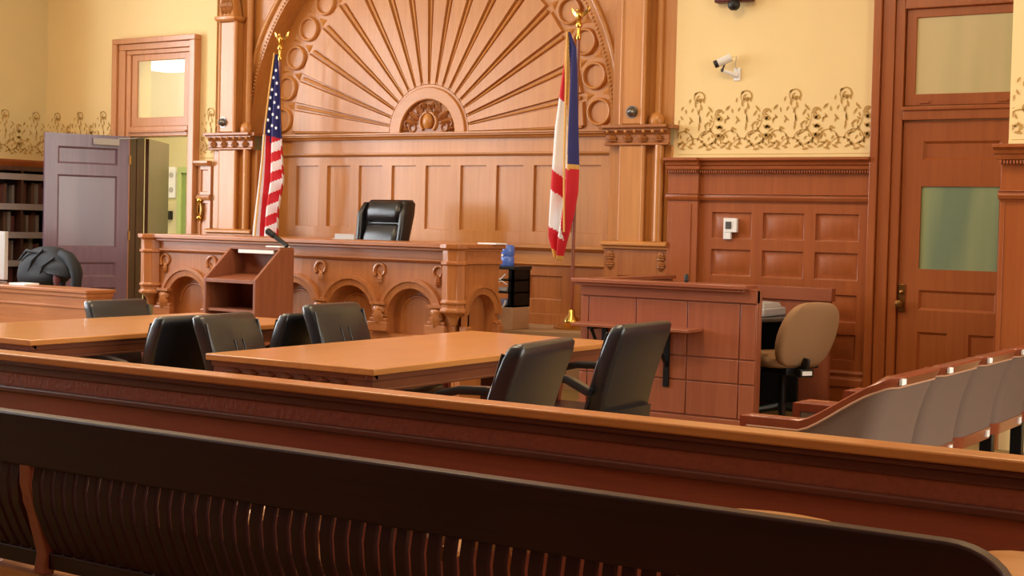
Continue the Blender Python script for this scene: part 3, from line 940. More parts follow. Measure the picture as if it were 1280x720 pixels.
for a, b in bays:
    c = (a + b) / 2
    m = MB(); archivolt(m, c, R_IN, Z_SP, YB)
    m.arc((c, YB + .1, Z_SP), R_IN - .07, 0, PI, prof(.012, .012), 20)
    m.build('arch_moulding', BENV, jb, smooth=True, angle=30)
def corbel(mb, x, y, z):
    for dz, r, s in ((0, .05, 1.3), (-.07, .038, 1.2), (-.125, .025, 1.2)):
        mb.ball((x, y - .02, z + dz), r, (s, .8, .9), 10)
    acanthus(mb, x, z - .15, y - .02, .2, .07, rad(90), .05)
    mb.box(x - .075, x + .075, y - .055, y, z + .04, z + .065)
for k in range(6):
    x = bays[k][0] if k < 5 else bays[4][1]
    x += .05 if k == 0 else (-.05 if k == 5 else 0)
    m = MB(); corbel(m, x, YB, .70); m.build('corbel', BENV, jb, smooth=True, angle=50)
    m = MB()
    s = -1 if k == 5 else 1
    pth = [(x - s * .068 * (1 - i / 40) * math.cos(rad(-40 + 17 * i)), YB - .008, 1.02 + .068 * (1 - i / 40) * math.sin(rad(-40 + 17 * i))) for i in range(24)]
    m.tube(pth, [.014 * (1 - i / 40) for i in range(24)], 8)
    acanthus(m, x, .90, YB - .01, .10, .03, rad(90), .02)
    m.build('scroll_carving', BENV, jb, smooth=True)
    m = MB(); m.box(x - .10, x + .10, YB - .05, YB, .52, .60); m.box(x - .085, x + .085, YB - .035, YB, .60, .63); m.build('impost_base', BENH, jb, bevel=.006)
m = MB()
m.box(bx0, bx1, YB - .015, YB + .12, 1.12, 1.23)
moulding(m, bx0, bx1, YB - .01, [(0, 1.095), (.012, 1.10), (.03, 1.115), (.03, 1.13), (0, 1.135)])
m.build('frieze', BENH, jb, bevel=.003)
XFc = Matrix.Translation((bx1 + .06, YB - .0, 0)) @ Matrix.Rotation(rad(84), 4, 'Z')
m = MB()
pts = [(bx0 - .12, YB - .09), (bx1 + .10, YB - .09), (bx1 + .15, YB + .50), (bx1 - .25, YB + .50), (bx1 - .25, YB + .66), (bx0 - .12, YB + .66)]
m.prism(pts, 'z', 1.225, 1.262)
pts2 = [(p[0] + (.02 if p[0] < -9 else -.02), p[1] + (.025 if p[1] < YB + .3 else -.02)) for p in pts]
m.prism(pts2, 'z', 1.20, 1.225)
m.build('bench_top', BENH, jb, bevel=.006)
for x in (bx0, bx1):
    m = MB()
    m.lathe([(.0001, .60), (.03, .61), (.045, .66), (.06, .68), (.085, .70), (.115, .715), (.115, .735), (.10, .745), (.10, .775), (.112, .785), (.112, .80), (.10, .81), (.10, 1.09), (.114, 1.095), (.114, 1.115), (.10, 1.12), (.10, 1.21), (.125, 1.225), (.125, 1.26)], (x, YB - .02, 0), 8)
    m.build('end_column', BENV, jb, bevel=.004, angle=30)
# canted right-hand section
m = MB(XFc)
arch_wall(m, 0, .464, .50, 1.12, .245, .165, .69, 0, .12)
m.box(0, .464, .13, .3, 0, 1.2); m.box(0, .464, 0, .2, 0, .5)
m.build('side_panel', BENV, jb)
m = MB(XFc); archivolt(m, .245, .165, .69, 0, .075); m.build('arch_moulding', BENV, jb, smooth=True, angle=30)
m = MB(XFc); m.box(0, .47, -.015, .3, 1.12, 1.225); m.box(0, .47, -.03, 0, 1.10, 1.13); m.build('frieze', BENH, jb, bevel=.003)
m = MB(XFc); m.box(.405, .475, -.05, .02, .52, .60); m.box(.41, .47, -.035, .02, .60, .63); m.box(.0, .07, -.05, .02, .52, .60); m.build('impost_base', BENH, jb, bevel=.006)

# things on the bench
p = pxz(393, 299, 1.262)
m = MB(); m.box(p.x - .11, p.x + .11, 9.78, 9.80, 1.262, 1.31); m.box(p.x - .12, p.x + .12, 9.76, 9.82, 1.262, 1.27)
tag(m.build('name_plate', GREYP, bevel=.003), 'small pale grey desk plate on the bench, left of the judge chair', 'desk plate')
p = px(616, 308, 9.85)
m = MB(); m.box(p.x - .09, p.x + .09, 9.76, 9.92, 1.262, 1.272)
tag(m.build('paper', WHTT), 'white papers lying on the right end of the judge bench', 'paper')

# ================================================================== EQUIPMENT at the end of the bench
p0 = pxz(622, 413, .5); 
cxx = px(636, 400, 10.72).x
cart = thing('equipment_cart', 'narrow black equipment stand with cables at right end of judge bench', 'cart', (cxx, 10.75, .5))
hw = .10
m = MB(); m.box(cxx - hw, cxx + hw, 10.62, 10.90, .50, .70); m.build('base_cabinet', BEIG, cart, bevel=.006)
m = MB()
for dx in (-hw, hw - .02):
    for y in (10.62, 10.88):
        m.box(cxx + dx, cxx + dx + .02, y, y + .02, .70, 1.06)
m.box(cxx + hw - .05, cxx + hw, 10.62, 10.90, .70, 1.04)
m.build('upright', BLKM, cart)
for z in (.70, .82, .93):
    m = MB(); m.box(cxx - hw, cxx + hw, 10.62, 10.90, z, z + .014); m.build('shelf', BLKM, cart)
m = MB(); m.box(cxx - hw - .01, cxx + hw + .012, 10.61, 10.91, 1.03, 1.06); m.build('top_shelf', BLKP, cart, bevel=.004)
m = MB(); m.tube([(cxx - .08, 10.60, .97), (cxx - .02, 10.595, .94), (cxx + .03, 10.60, .99)], .006, 6); m.build('cable', CABL, cart, smooth=True)
m = MB(); m.tube([(cxx - .09, 10.6, .90), (cxx, 10.59, .93), (cxx + .05, 10.6, .90)], .005, 6); m.build('cable', CABL, cart, smooth=True)
m = MB()
m.tube([(cxx - .10, 10.60, .63), (cxx - .03, 10.59, .66), (cxx + .03, 10.595, .72), (cxx + .04, 10.6, .76)], .009, 6); m.build('cable', CABL, cart, smooth=True)
m = MB(); m.box(cxx - .09, cxx + .03, 10.64, 10.86, .835, .87); m.box(cxx - .085, cxx + .02, 10.635, 10.64, .84, .865)
tag(m.build('electronics_box', GREYP, bevel=.004), 'silver electronics box on the middle shelf of the narrow black stand', 'electronics')
m = MB(); m.box(cxx - .09, cxx + .03, 10.64, 10.86, .715, .765)
tag(m.build('electronics_box', plain('blue_grey_case', (120, 128, 176), .4), bevel=.004), 'blue-grey electronics box on the lowest shelf of the narrow black stand', 'electronics')
m = MB()
m.lathe([(.055, 0), (.062, .01), (.062, .075), (.055, .085), (.062, .095), (.062, .17), (.05, .185), (.02, .19)], (cxx - .03, 10.72, 1.06), 18)
bt = tag(m.build('blue_canister', BLUE, smooth=True), 'bright blue plastic canister on top of narrow black equipment stand', 'canister')
m = MB(); m.lathe([(.012, -.066), (.012, -.058)], (cxx - .045, 10.72, 1.155), 10, 'y'); m.build('cap', WHTP, bt)

# ================================================================== JUDGE'S CHAIR
def judge_chair():
    t = thing('judge_chair', 'black leather high-back executive chair behind the judge bench', 'chair')
    m = MB(); rbox_loft(m, [(0, 0, .44, .24, .24, .08), (0, 0, .46, .27, .27, .1), (0, 0, .52, .28, .28, .1), (0, .0, .55, .25, .25, .1)]); m.build('seat', LEAE, t, smooth=True, angle=60)
    # backrest core (leans back), facing local +Y
    m = MB()
    rows = []
    for z, y, hw_, th in ((.50, -.26, .25, .05), (.75, -.30, .27, .06), (1.0, -.34, .285, .07), (1.10, -.36, .28, .065), (1.135, -.365, .25, .05)):
        rows.append((0, y, z, hw_, th, min(.05, th * .9)))
    rbox_loft(m, rows); m.build('backrest', LEAE, t, smooth=True, angle=60)
    m = MB(); rbox_loft(m, [(0, -.285, .92, .19, .03, .025), (0, -.275, .95, .215, .055, .05), (0, -.285, 1.03, .225, .06, .055), (0, -.305, 1.10, .21, .05, .045), (0, -.325, 1.125, .17, .03, .025)]); m.build('headrest', LEAE, t, smooth=True, angle=60)
    m = MB(); rbox_loft(m, [(0, -.22, .56, .19, .03, .025), (0, -.215, .60, .215, .05, .045), (0, -.235, .78, .22, .055, .05), (0, -.27, .885, .21, .045, .04), (0, -.285, .91, .18, .025, .02)]); m.build('back_cushion', LEAE, t, smooth=True, angle=60)
    for s in (-1, 1):
        m = MB(); rbox_loft(m, [(s * .255, -.22, .56, .025, .05, .02), (s * .265, -.24, .75, .03, .07, .025), (s * .275, -.275, 1.0, .032, .075, .025), (s * .265, -.32, 1.11, .02, .05, .018)]); m.build('side_wing', LEAE, t, smooth=True, angle=60)
        m = MB(); m.tube([(s * .28, -.2, .52), (s * .32, -.2, .66), (s * .33, .16, .68), (s * .30, .2, .5)], .028, 10); m.build('armrest', LEAE, t, smooth=True)
    m = MB(); m.lathe([(.03, .1), (.03, .44)], (0, 0, 0), 12)
    m.build('gas_column', BLKM, t)
    m = MB()
    for k in range(5):
        a = 2 * PI * k / 5
        m.tube([(0, 0, .12), (.30 * math.cos(a), .30 * math.sin(a), .065)], [.03, .018], 8)
        m.ball((.30 * math.cos(a), .30 * math.sin(a), .03), .03, n=8)
    m.build('star_base', BLKM, t, smooth=True)
    return t
jc = judge_chair()
p = pxz(478, 251, 1.635)
jc.location = (p.x + .05, p.y + .30 if False else 10.55, .50)
jc.location.x = px(476, 280, 10.8).x
jc.rotation_euler.z = rad(174)

# ================================================================== FLAGS
def flagpole(t, x, y, z0, ztop):
    m = MB(); m.lathe([(.16, z0), (.165, z0 + .015), (.12, z0 + .03), (.10, z0 + .045), (.075, z0 + .06), (.07, z0 + .09), (.035, z0 + .12), (.03, z0 + .17), (.018, z0 + .18), (.0001, z0 + .181)], (x, y, 0), 24); m.build('stand', BRAS, t, smooth=True, angle=40)
    m = MB(); m.tube([(x, y, z0 + .1), (x, y, ztop - .20)], .016, 12); m.build('pole', WITV, t, smooth=True)
    m = MB()
    m.lathe([(.017, ztop - .30), (.022, ztop - .29), (.022, ztop - .25), (.018, ztop - .24), (.018, ztop - .19), (.03, ztop - .18), (.034, ztop - .155), (.02, ztop - .13), (.03, ztop - .11), (.012, ztop - .10), (.0001, ztop - .095)], (x, y, 0), 14)
    f = m.build('finial', BRAS, t, smooth=True)
    m = MB()
    rings = []
    m.ball((x, y, ztop - .075), .03, (1, .8, 1.2), 10); m.ball((x - .015, y, ztop - .03), .016, n=8)
    m.lathe([(.006, 0), (.0008, .02)], (x - .033, y, ztop - .035), 6, 'x')
    for s in (-1, 1):
        W = [(x + s * .012, y, ztop - .07), (x + s * .05, y + .012, ztop - .045), (x + s * .085, y + .02, ztop - .005), (x + s * .10, y + .02, ztop)]
        B = [(x + s * .012, y, ztop - .10), (x + s * .045, y + .012, ztop - .085), (x + s * .075, y + .02, ztop - .06), (x + s * .09, y + .02, ztop - .03)]
        m.loft([[a, b, (b[0], b[1] + .012, b[2]), (a[0], a[1] + .012, a[2])] for a, b in zip(W, B)])
    m.build('eagle', BRAS, f, smooth=True, angle=50)

def cloth(name, mats, parent, Y, left, right, nu, nv, pat, fold, depth):
    """hanging folded cloth; left/right = outline as [(x_px, y_px)...] sampled at depth Y"""
    def ev(tab, t):
        y0, y1 = tab[0][1], tab[-1][1]
        y = y0 + (y1 - y0) * t
        for (xa, ya), (xb, yb) in zip(tab, tab[1:]):
            if ya <= y <= yb:
                return xa + (xb - xa) * (y - ya) / max(1e-6, yb - ya), y
        return tab[-1]
    m = MB(); rows = []; cent = []
    for i in range(nv + 1):
        t = i / nv
        l = ev(left, t); r = ev(right, t)
        row = []
        for j in range(nu + 1):
            u = j / nu
            X, Y_ = l[0] + (r[0] - l[0]) * u, l[1] + (r[1] - l[1]) * u
            p = px(X, Y_, Y)
            p.y = Y - depth * .6 * (math.sin(fold * u * 2 * PI + 1.2 * t) * min(1, .25 + t * 1.2)) * .5
            row.append(p)
        rows.append(row)
    def mf(i, j):
        t = (i + .5) / nv; u = (j + .5) / nu
        l = ev(left, t); r = ev(right, t)
        return pat(u, t, l[0] + (r[0] - l[0]) * u, l[1] + (r[1] - l[1]) * u)
    m.grid(rows, mf)
    return m.build(name, mats, parent, smooth=True, angle=180, solid=.004)

YFLG = 11.08
bp = pxz(715, 408, .5); bx = px(716, 330, YFLG + .12).x
t1 = thing('flagpole_with_flag', 'brass-topped flagpole with furled red, white and blue flag right of the judge bench', 'flag', (bx, YFLG + .12, .5))
flagpole(t1, bx, YFLG + .12, .5, px(713, 9, YFLG + .12).z)
def pat_state(u, t, x, y):
    edge = 711 + (y - 48) * .006
    if x > edge and y < 205: return 2
    if x > edge - 1.0 and y < 211 and y >= 205: return 3
    if x > edge and y < 212: return 3
    if x > edge - 4.5 and y < 205 and x < edge: return 3 if y > 30 else 0
    # diagonal red and white bands
    d = y - (x - 697) * 1.2
    if x > 704 and y > 210: return 0
    if d < 118: return 0
    if d < 216: return 1
    if d < 243: return 0
    if d < 292: return 1
    if d < 316: return 0
    return 3
L = [(709, 40), (706, 72), (700, 120), (695, 160), (690, 250), (688, 295), (695, 322)]
Rr = [(712, 40), (720, 60), (721, 150), (721.5, 205), (720, 240), (714, 272), (700, 326)]
cloth('flag_cloth', [FRED, FWHT, FBLU, FGLD], t1, YFLG, L, Rr, 34, 150, pat_state, 1.6, .14)
m = MB(); m.tube([px(709, 40, YFLG - .03), px(707, 120, YFLG - .06), px(705, 200, YFLG - .07), px(705, 290, YFLG - .06)], .009, 8); m.build('gold_cord', FGLD, t1, smooth=True)

bx2 = px(346, 200, YFLG + .1).x
t2 = thing('flagpole_with_flag', 'brass-topped flagpole with furled stars and stripes flag at left of the sunburst', 'flag', (bx2, YFLG + .12, .5))
flagpole(t2, bx2, YFLG + .12, .5, px(346, 40, YFLG + .12).z)
def pat_us(u, t, x, y):
    ex_ = 343 - (y - 60) * .075
    if y < 168 + (x - 330) * .25: return 2
    if y < 180 and x > 336 and x < 342: return 2
    fold = 341 - (y - 180) * .10
    if x > fold:
        s = math.floor((y + (x - fold) * 1.05 - 168) / 13.5)
    else:
        s = 1 if u < .15 else 0
    return 0 if s % 2 == 0 else 1
L = [(343.5, 68), (338, 110), (331, 160), (329, 200), (325, 240), (320, 285), (319, 305)]
Rr = [(346.5, 68), (349, 100), (351, 150), (354, 200), (356, 225), (350, 262), (349, 305)]
cloth('flag_cloth', [FRED, FWHT, FBLU, FGLD], t2, YFLG, L, Rr, 44, 170, pat_us, 2.0, .16)
m = MB()
star_px = [(345, 88), (342, 97), (346, 104), (340, 112), (345, 118), (338, 122), (343, 128), (348, 134), (337, 136), (341, 143), (346, 147), (335, 150), (340, 157), (345, 160), (336, 164)]
for k, (sx, sy) in enumerate(star_px):
    c = px(sx, sy, YFLG - .085)
    pts = []
    for i in range(10):
        r = .020 if i % 2 == 0 else .009
        a = PI / 2 + PI * i / 5
        pts.append((c.x + r * math.cos(a), c.z + r * math.sin(a)))
    m.prism(pts, 'y', c.y - .002, c.y + .002)
st = m.build('star', FWHT, t2)
m = MB(); m.tube([px(343, 66, YFLG - .02), px(337, 110, YFLG - .03), px(331, 160, YFLG - .05), px(328, 200, YFLG - .06), px(323, 250, YFLG - .06), px(318, 300, YFLG - .05)], .009, 8); m.build('gold_fringe', FGLD, t2, smooth=True)

# ================================================================== WALL FITTINGS
p = px(922, 94, YW)
cc = thing('security_camera', 'white bullet security camera bracketed to the yellow wall', 'camera', (p.x, YW, p.z))
XC = Matrix.Translation((p.x, YW, p.z)) @ Matrix.Scale(.68, 4) @ Matrix.Translation((-p.x, -YW, -p.z))
m = MB(XC); m.box(p.x - .045, p.x + .045, YW - .02, YW, p.z - .07, p.z + .09); m.build('wall_plate', WHTP, cc, bevel=.004)
m = MB(XC); m.tube([(p.x, YW - .02, p.z - .01), (p.x - .09, YW - .09, p.z + .03), (p.x - .14, YW - .12, p.z + .05)], [.03, .025, .02], 10); m.build('bracket', WHTP, cc, smooth=True)
m = MB(XC); m.ball((p.x - .15, YW - .125, p.z + .055), .025, n=10); m.tube([(p.x - .15, YW - .125, p.z + .06), (p.x - .12, YW - .13, p.z + .13)], .012, 8); m.build('joint', DGREY, cc, smooth=True)
q = Vector((p.x - .13, YW - .14, p.z + .17)); dd = Vector((-.8, -.42, -.42)).normalized()
m = MB(XC); m.tube([q - dd * .10, q - dd * .098, q + dd * .08], [.02, .05, .052], 14); m.build('housing', WHTP, cc, smooth=True, angle=40)
m = MB(XC); m.tube([q + dd * .08, q + dd * .125], [.05, .046], 14); m.build('lens', BLKP, cc, smooth=True, angle=40)
m = MB(XC); m.tube([q - dd * .1, q - dd * .13 + Vector((.03, .03, .0)), q + Vector((.11, .1, -.06)), (p.x + .01, YW - .01, p.z + .06)], .005, 6); m.build('cable', GREYP, cc, smooth=True)
p = px(921, 1, YW)
al = thing('alarm_fixture', 'dark red wall alarm with black knob above the security camera', 'alarm', (p.x, YW, p.z))
m = MB(); m.box(p.x - .17, p.x + .17, YW - .09, YW, p.z - .02, p.z + .16); m.build('housing', MARO, al, bevel=.012)
m = MB(); m.ball((p.x + .02, YW - .10, p.z - .05), .055, (1, .9, .9), 12); m.lathe([(.03, -.05), (.03, .0)], (p.x + .02, YW - .08, p.z - .02), 12); m.build('knob', BLKP, al, smooth=True)
p = px(914, 286, YW - .04)
th = thing('thermostat', 'white wall thermostat with grey window on the dark oak wainscot', 'thermostat', (p.x, YW - .04, p.z))
m = MB(); m.box(p.x - .05, p.x + .065, YW - .075, YW - .04, p.z - .03, p.z + .09); m.box(p.x - .06, p.x + .01, YW - .070, YW - .04, p.z - .09, p.z + .09); m.build('case', WHTP, th, bevel=.004)
m = MB(); m.box(p.x - .035, p.x + .015, YW - .082, YW - .075, p.z, p.z + .06); m.build('display', DGREY, th)
p = px(250, 262, YW - .04)
bw = thing('brass_wall_plate', 'ornate polished brass pull plate on oak beside the left doorway', 'brass plate', (p.x, YW - .03, p.z))
m = MB(); m.prism([(p.x + .045 * math.cos(rad(a)) * (1 if abs(math.sin(rad(a))) < .8 else .7), p.z + .14 * math.sin(rad(a))) for a in range(0, 360, 20)], 'y', YW - .04, YW - .022); m.build('plate', BRASD, bw, bevel=.003)
m = MB()
for dz in (.10, -.09): m.ball((p.x, YW - .055, p.z + dz), .035, (1, .8, 1), 10)
m.tube([(p.x, YW - .06, p.z + .10), (p.x + .0, YW - .085, p.z), (p.x, YW - .06, p.z - .09)], .014, 8); m.build('pull', BRAS, bw, smooth=True)

# ================================================================== LECTERN
lx0, lx1, ly0, ly1 = -8.575, -8.0, 8.6, 9.06
lt = thing('lectern', 'reddish cherry lectern with open shelves in front of the judge bench', 'lectern', ((lx0 + lx1) / 2, (ly0 + ly1) / 2, 0))
prof_l = [(ly0, 0), (ly1, 0), (ly1, 1.18), (ly1 - .16, 1.18), (ly0, .93)]
for x in (lx0, lx1 - .025):
    m = MB(); m.prism(prof_l, 'x', x, x + .025); m.build('side_panel', LECW, lt, bevel=.004)
m = MB(); m.box(lx0 + .025, lx1 - .025, ly1 - .025, ly1, 0, 1.175); m.build('back_panel', LECW, lt)
m = MB(); m.box(lx0 + .01, lx1 - .01, ly1 - .165, ly1 + .005, 1.165, 1.19); m.build('top', LECW, lt, bevel=.004)
m = MB(); m.prism([(ly0 + .0, .895), (ly0, .925), (ly1 - .03, .965), (ly1 - .03, .935)], 'x', lx0 + .025, lx1 - .025); m.build('desk_surface', LECW, lt, bevel=.003)
for z in (.66, .40, .12):
    m = MB(); m.box(lx0 + .025, lx1 - .025, ly0 + .02, ly1 - .03, z, z + .022); m.build('shelf', LECW, lt)
m = MB(); m.box(lx0 + .10, lx1 - .08, ly1 - .165, ly1 - .13, 1.135, 1.165); m.build('reading_lamp', WHTP, lt, bevel=.003)
mc = thing('microphone', 'black gooseneck microphone on a white pad on top of the lectern', 'microphone', (-8.05, 8.95, 1.19))
p = pxz(347, 310, 1.19); p = Vector((-8.08, 8.98, 1.19))
m = MB(); m.box(p.x - .11, p.x + .05, p.y - .06, p.y + .06, 1.19, 1.203); m.build('base', WHTP, mc, bevel=.003)
m = MB(); m.tube([(p.x + .075, p.y, 1.203), (p.x + .05, p.y, 1.222), (p.x - .02, p.y - .01, 1.26), (p.x - .07, p.y - .02, 1.295)], [.016, .017, .019, .021], 12); m.build('stem', BLKP, mc, smooth=True)
m = MB(); m.tube([(p.x - .06, p.y - .018, 1.287), (p.x - .12, p.y - .03, 1.325), (p.x - .13, p.y - .032, 1.332)], [.026, .028, .015], 12); m.build('head', BLKP, mc, smooth=True)

# ================================================================== TABLES
def table(label, x0, x1, y0, y1):
    t = thing('conference_table', label, 'table', ((x0 + x1) / 2, (y0 + y1) / 2, 0), 'counsel tables')
    m = MB(); m.box(x0, x1, y0, y1, .728, .76); m.build('tabletop', TABT, t, bevel=.006, seg=3)
    m = MB()
    e = .03
    for a, b, c, d in ((x0 + e, x1 - e, y0 + e, y0 + e + .025), (x0 + e, x1 - e, y1 - e - .025, y1 - e), (x0 + e, x0 + e + .025, y0 + e, y1 - e), (x1 - e - .025, x1 - e, y0 + e, y1 - e)):
        m.box(a, b, c, d, .65, .728)
        m.box(a - .006, b + .006, c - .006, d + .006, .647, .66); m.box(a - .008, b + .008, c - .008, d + .008, .70, .728)
    ap = m.build('apron', TABD, t, bevel=.003)
    m = MB()
    k = 0
    n = int((x1 - x0 - .2) / .11)
    for k in range(n):
        acanthus(m, x0 + .12 + k * .11, .682, y0 + e - .002, .09, .02, rad(0), .006, 3)
    m.build('apron_carving', TABD, ap, smooth=True)
    cx_ = (x0 + x1) / 2
    for y in (y0 + .45, y1 - .45):
        m = MB(); m.box(cx_ - .06, cx_ + .06, y - .12, y + .12, .06, .66); m.box(cx_ - .30, cx_ + .30, y - .05, y + .05, 0, .07); m.box(cx_ - .25, cx_ + .25, y - .04, y + .04, .66, .728); m.build('leg', TABD, t, bevel=.008)
    return t
table('oak counsel table at center, nearest the witness box', -5.055, -4.01, 5.09, 7.38)
table('oak counsel table at far left, beside the clerk desk', -7.27, -6.18, 4.95, 7.24)

# ================================================================== LEATHER COUNSEL CHAIRS  (front = +Y locally)
def leather_chair():
    t = thing('counsel_chair', 'x', 'chair', group='black leather chairs round the counsel tables')
    m = MB(); rbox_loft(m, [(0, .02, .34, .25, .26, .05), (0, .02, .36, .265, .275, .06), (0, .02, .44, .265, .28, .06), (0, .02, .475, .235, .25, .06)]); m.build('seat', LEAT, t, smooth=True, angle=60)
    # wedge-shaped back, leaning
    m = MB()
    S = []
    for z, y, hw_, th in ((.44, -.265, .25, .045), (.47, -.268, .262, .05), (.60, -.29, .27, .052), (.75, -.335, .278, .05), (.88, -.385, .282, .046), (.925, -.402, .278, .038), (.94, -.408, .262, .022)):
        S.append((0, y, z, hw_, th, min(.022, th * .6)))
    rbox_loft(m, S, 4); bk = m.build('backrest', LEAT, t, smooth=True, angle=50)
    for s in (-1, 1):
        m = MB(); m.tube([(s * .045, -.243, .62), (s * .045, -.268, .70), (s * .045, -.302, .80)], .004, 6); m.build('seam', LEAT, bk, smooth=True)
        m = MB(); m.tube([(s * .27, -.220 - (z - .47) * .29, z) for z in (.5, .9)], .008, 6); m.build('piping', LEAT, bk, smooth=True)
    m = MB(); rbox_loft(m, [(0, -.29, .14, .215, .035, .02), (0, -.30, .30, .23, .035, .02), (0, -.315, .50, .245, .035, .02)], 4); m.build('back_apron', LEAT, t, smooth=True, angle=50)
    for s in (-1, 1):
        m = MB()
        path = [(s * .295, -.27, .60), (s * .30, -.15, .655), (s * .30, 0, .675), (s * .30, .13, .67), (s * .295, .23, .645), (s * .29, .26, .62)]
        m.sweep(path, [(-.028, -.02), (.028, -.02), (.033, 0), (.024, .018), (-.024, .018), (-.033, 0)]); m.build('armrest', LEAT, t, smooth=True, angle=50)
        m = MB(); m.sweep([(s * .29, .23, .63), (s * .29, .26, .50), (s * .285, .265, .35), (s * .28, .245, .18), (s * .28, .26, .0)], [(-.02, -.022), (.02, -.022), (.02, .022), (-.02, .022)], up=Vector((0, 1, 0))); m.build('leg', CHEW, t, bevel=.005)
        m = MB(); m.sweep([(s * .255, -.30, .5), (s * .26, -.28, .3), (s * .265, -.32, .0)], [(-.02, -.022), (.02, -.022), (.02, .022), (-.02, .022)], up=Vector((0, 1, 0))); m.build('leg', CHEW, t, bevel=.005)
    m = MB()
    for s in (-1, 1): m.box(s * .27 - .015, s * .27 + .015, -.27, .25, .28, .34)
    m.build('side_rail', CHEW, t)
    return t
chair0 = leather_chair()
# (back-top middle x, y, heading of the front in degrees from +X, label)
CH = [(-3.16, 5.13, 188, 1.0, 'black leather chair showing its back, nearest the wooden railing, right of the center table'),
      (-3.42, 6.52, 181, 1.0, 'black leather chair with cherry arm posts, in front of the witness box'),
      (-5.57, 5.76, 12, .957, 'grey-lit leather chair front at left near corner of the center table'),
      (-5.63, 6.74, 7, .98, 'grey-lit leather chair front at left far edge of center table, near the arches'),
      (-5.78, 5.71, 180, .94, 'dark leather chair seen from behind at the right near edge of left table'),
      (-5.80, 6.72, 180, .915, 'dark leather chair back, mostly hidden behind the far grey-lit chair'),
      (-7.54, 6.75, 0, .905, 'black leather chair beyond the left table, below the open door')]
for k, (x, y, h, sc_, lab) in enumerate(CH):
    c = chair0 if k == 0 else copy_tree(chair0)
    c['label'] = lab
    a = rad(h)
    # back-top centre sits 0.40 m behind the chair origin
    c.location = (x + .39 * sc_ * math.cos(a), y + .39 * sc_ * math.sin(a), 0)
    c.rotation_euler.z = a - PI / 2
    c.scale = (sc_, sc_, sc_)

# ================================================================== WITNESS BOX
wy = 9.45; wx0, wx1 = -5.47, -4.04
wb = thing('witness_box', 'reddish oak witness box with flat cap rail and fold-down shelf', 'witness stand', ((wx0 + wx1) / 2, wy, 0))
m = MB()
z_b, z_t = .09, .91
vs = [wx0 + .04, -5.0, -4.575, -4.15]
m.box(wx0, wx1, wy + .012, wy + .06, 0, 1.0)
bounds = [wx0, -5.40, -4.995, -4.575, -4.165, wx1]
for a, b in zip(bounds, bounds[1:]):
    for c, d in ((.085, .325), (.335, .50), (.51, .90)):
        m.box(a + .004, b - .004, wy, wy + .02, c, d)
m.build('front_panel', WITV, wb, bevel=.003)
m = MB(); m.box(wx0, wx1, wy - .008, wy + .06, .91, 1.01); m.build('top_rail', WITH, wb, bevel=.003)
m = MB(); m.box(wx0 - .05, wx1 - .06, wy - .07, wy + .14, 1.005, 1.035); m.box(wx0 - .03, wx1 - .08, wy - .05, wy + .12, .985, 1.005); m.build('cap', WITH, wb, bevel=.005)
m = MB(); m.box(wx0 - .01, wx1 + .005, wy - .02, wy + .06, 0, .075); m.build('plinth', WITH, wb, bevel=.004)
m = MB(); m.box(wx0, wx0 + .05, wy + .06, 10.9, 0, 1.0); m.box(wx0 - .03, wx0 + .08, wy + .1, 10.9, 1.005, 1.035); m.build('side_panel', WITV, wb, bevel=.003)
m = MB(); m.box(wx1 - .05, wx1, wy + .06, wy + .10, 0, 1.0); m.build('end_post', WITV, wb, bevel=.003)
bx_r = px(1038, 361, 10.9).x
m = MB(); m.box(wx0, bx_r, 10.9, 10.95, 0, .90); m.build('back_panel', WITV, wb, bevel=.003)
m = MB(); m.box(wx0, bx_r + .02, 10.88, 10.97, .88, .985); m.build('back_rail', WITH, wb, bevel=.004)
m = MB()
m.prism([(-5.46, wy), (-4.45, wy), (-4.44, wy - .26), (-5.40, wy - .26)], 'z', .69, .712)
sh = m.build('shelf', WITH, wb, bevel=.004)
for x in (-5.25, -4.73):
    m = MB()
    m.box(x - .022, x + .022, wy - .018, wy, .27, .69); m.box(x - .022, x + .022, wy - .24, wy, .672, .69)
    m.tube([(x, wy - .01, .42), (x, wy - .10, .52), (x, wy - .21, .67)], .013, 8)
    m.build('bracket', BLKM, sh)
p = px(858, 345, 9.62)
wm = thing('microphone', 'short black microphone standing up behind the witness box rail', 'microphone', (p.x, 9.62, .78))
m = MB(); m.tube([(p.x, 9.62, .78), (p.x, 9.62, 1.03)], .008, 8); m.build('stem', BLKP, wm)
m = MB(); m.tube([(p.x, 9.62, 1.02), (p.x, 9.62, 1.03), (p.x, 9.62, 1.085), (p.x, 9.62, 1.095)], [.01, .016, .016, .008], 10); m.build('head', BLKP, wm, smooth=True)
m = MB(); m.lathe([(.05, .76), (.05, .775), (.02, .785)], (p.x, 9.62, 0), 14); m.build('base', BLKP, wm)
wd = thing('witness_desk', 'charcoal-topped black desk inside the witness box', 'desk', (-4.7, 10.4, 0))
m = MB(); m.prism([(-5.38, 9.58), (-4.55, 9.58), (-4.40, 9.95), (-4.22, 10.30), (-4.22, 10.86), (-5.38, 10.86)], 'z', .735, .76); m.build('desk_top', DGREY, wd, bevel=.004)
m = MB(); m.box(-4.74, -4.70, 9.66, 10.8, .0, .735); m.box(-5.36, -5.32, 9.6, 10.8, 0, .735); m.box(-5.3, -4.26, 10.80, 10.84, .05, .735); m.build('side_panel', BLKP, wd)
p = pxz(970, 405, .76)
pr = thing('desk_printer', 'low pale grey printer on the charcoal desk in the witness box', 'printer', (p.x, p.y, .76))
m = MB(); m.prism([(-4.72, 10.30), (-4.34, 10.30), (-4.34, 10.74), (-4.72, 10.74)], 'z', .762, .83); m.build('body', GREYP, pr, bevel=.015, seg=3)
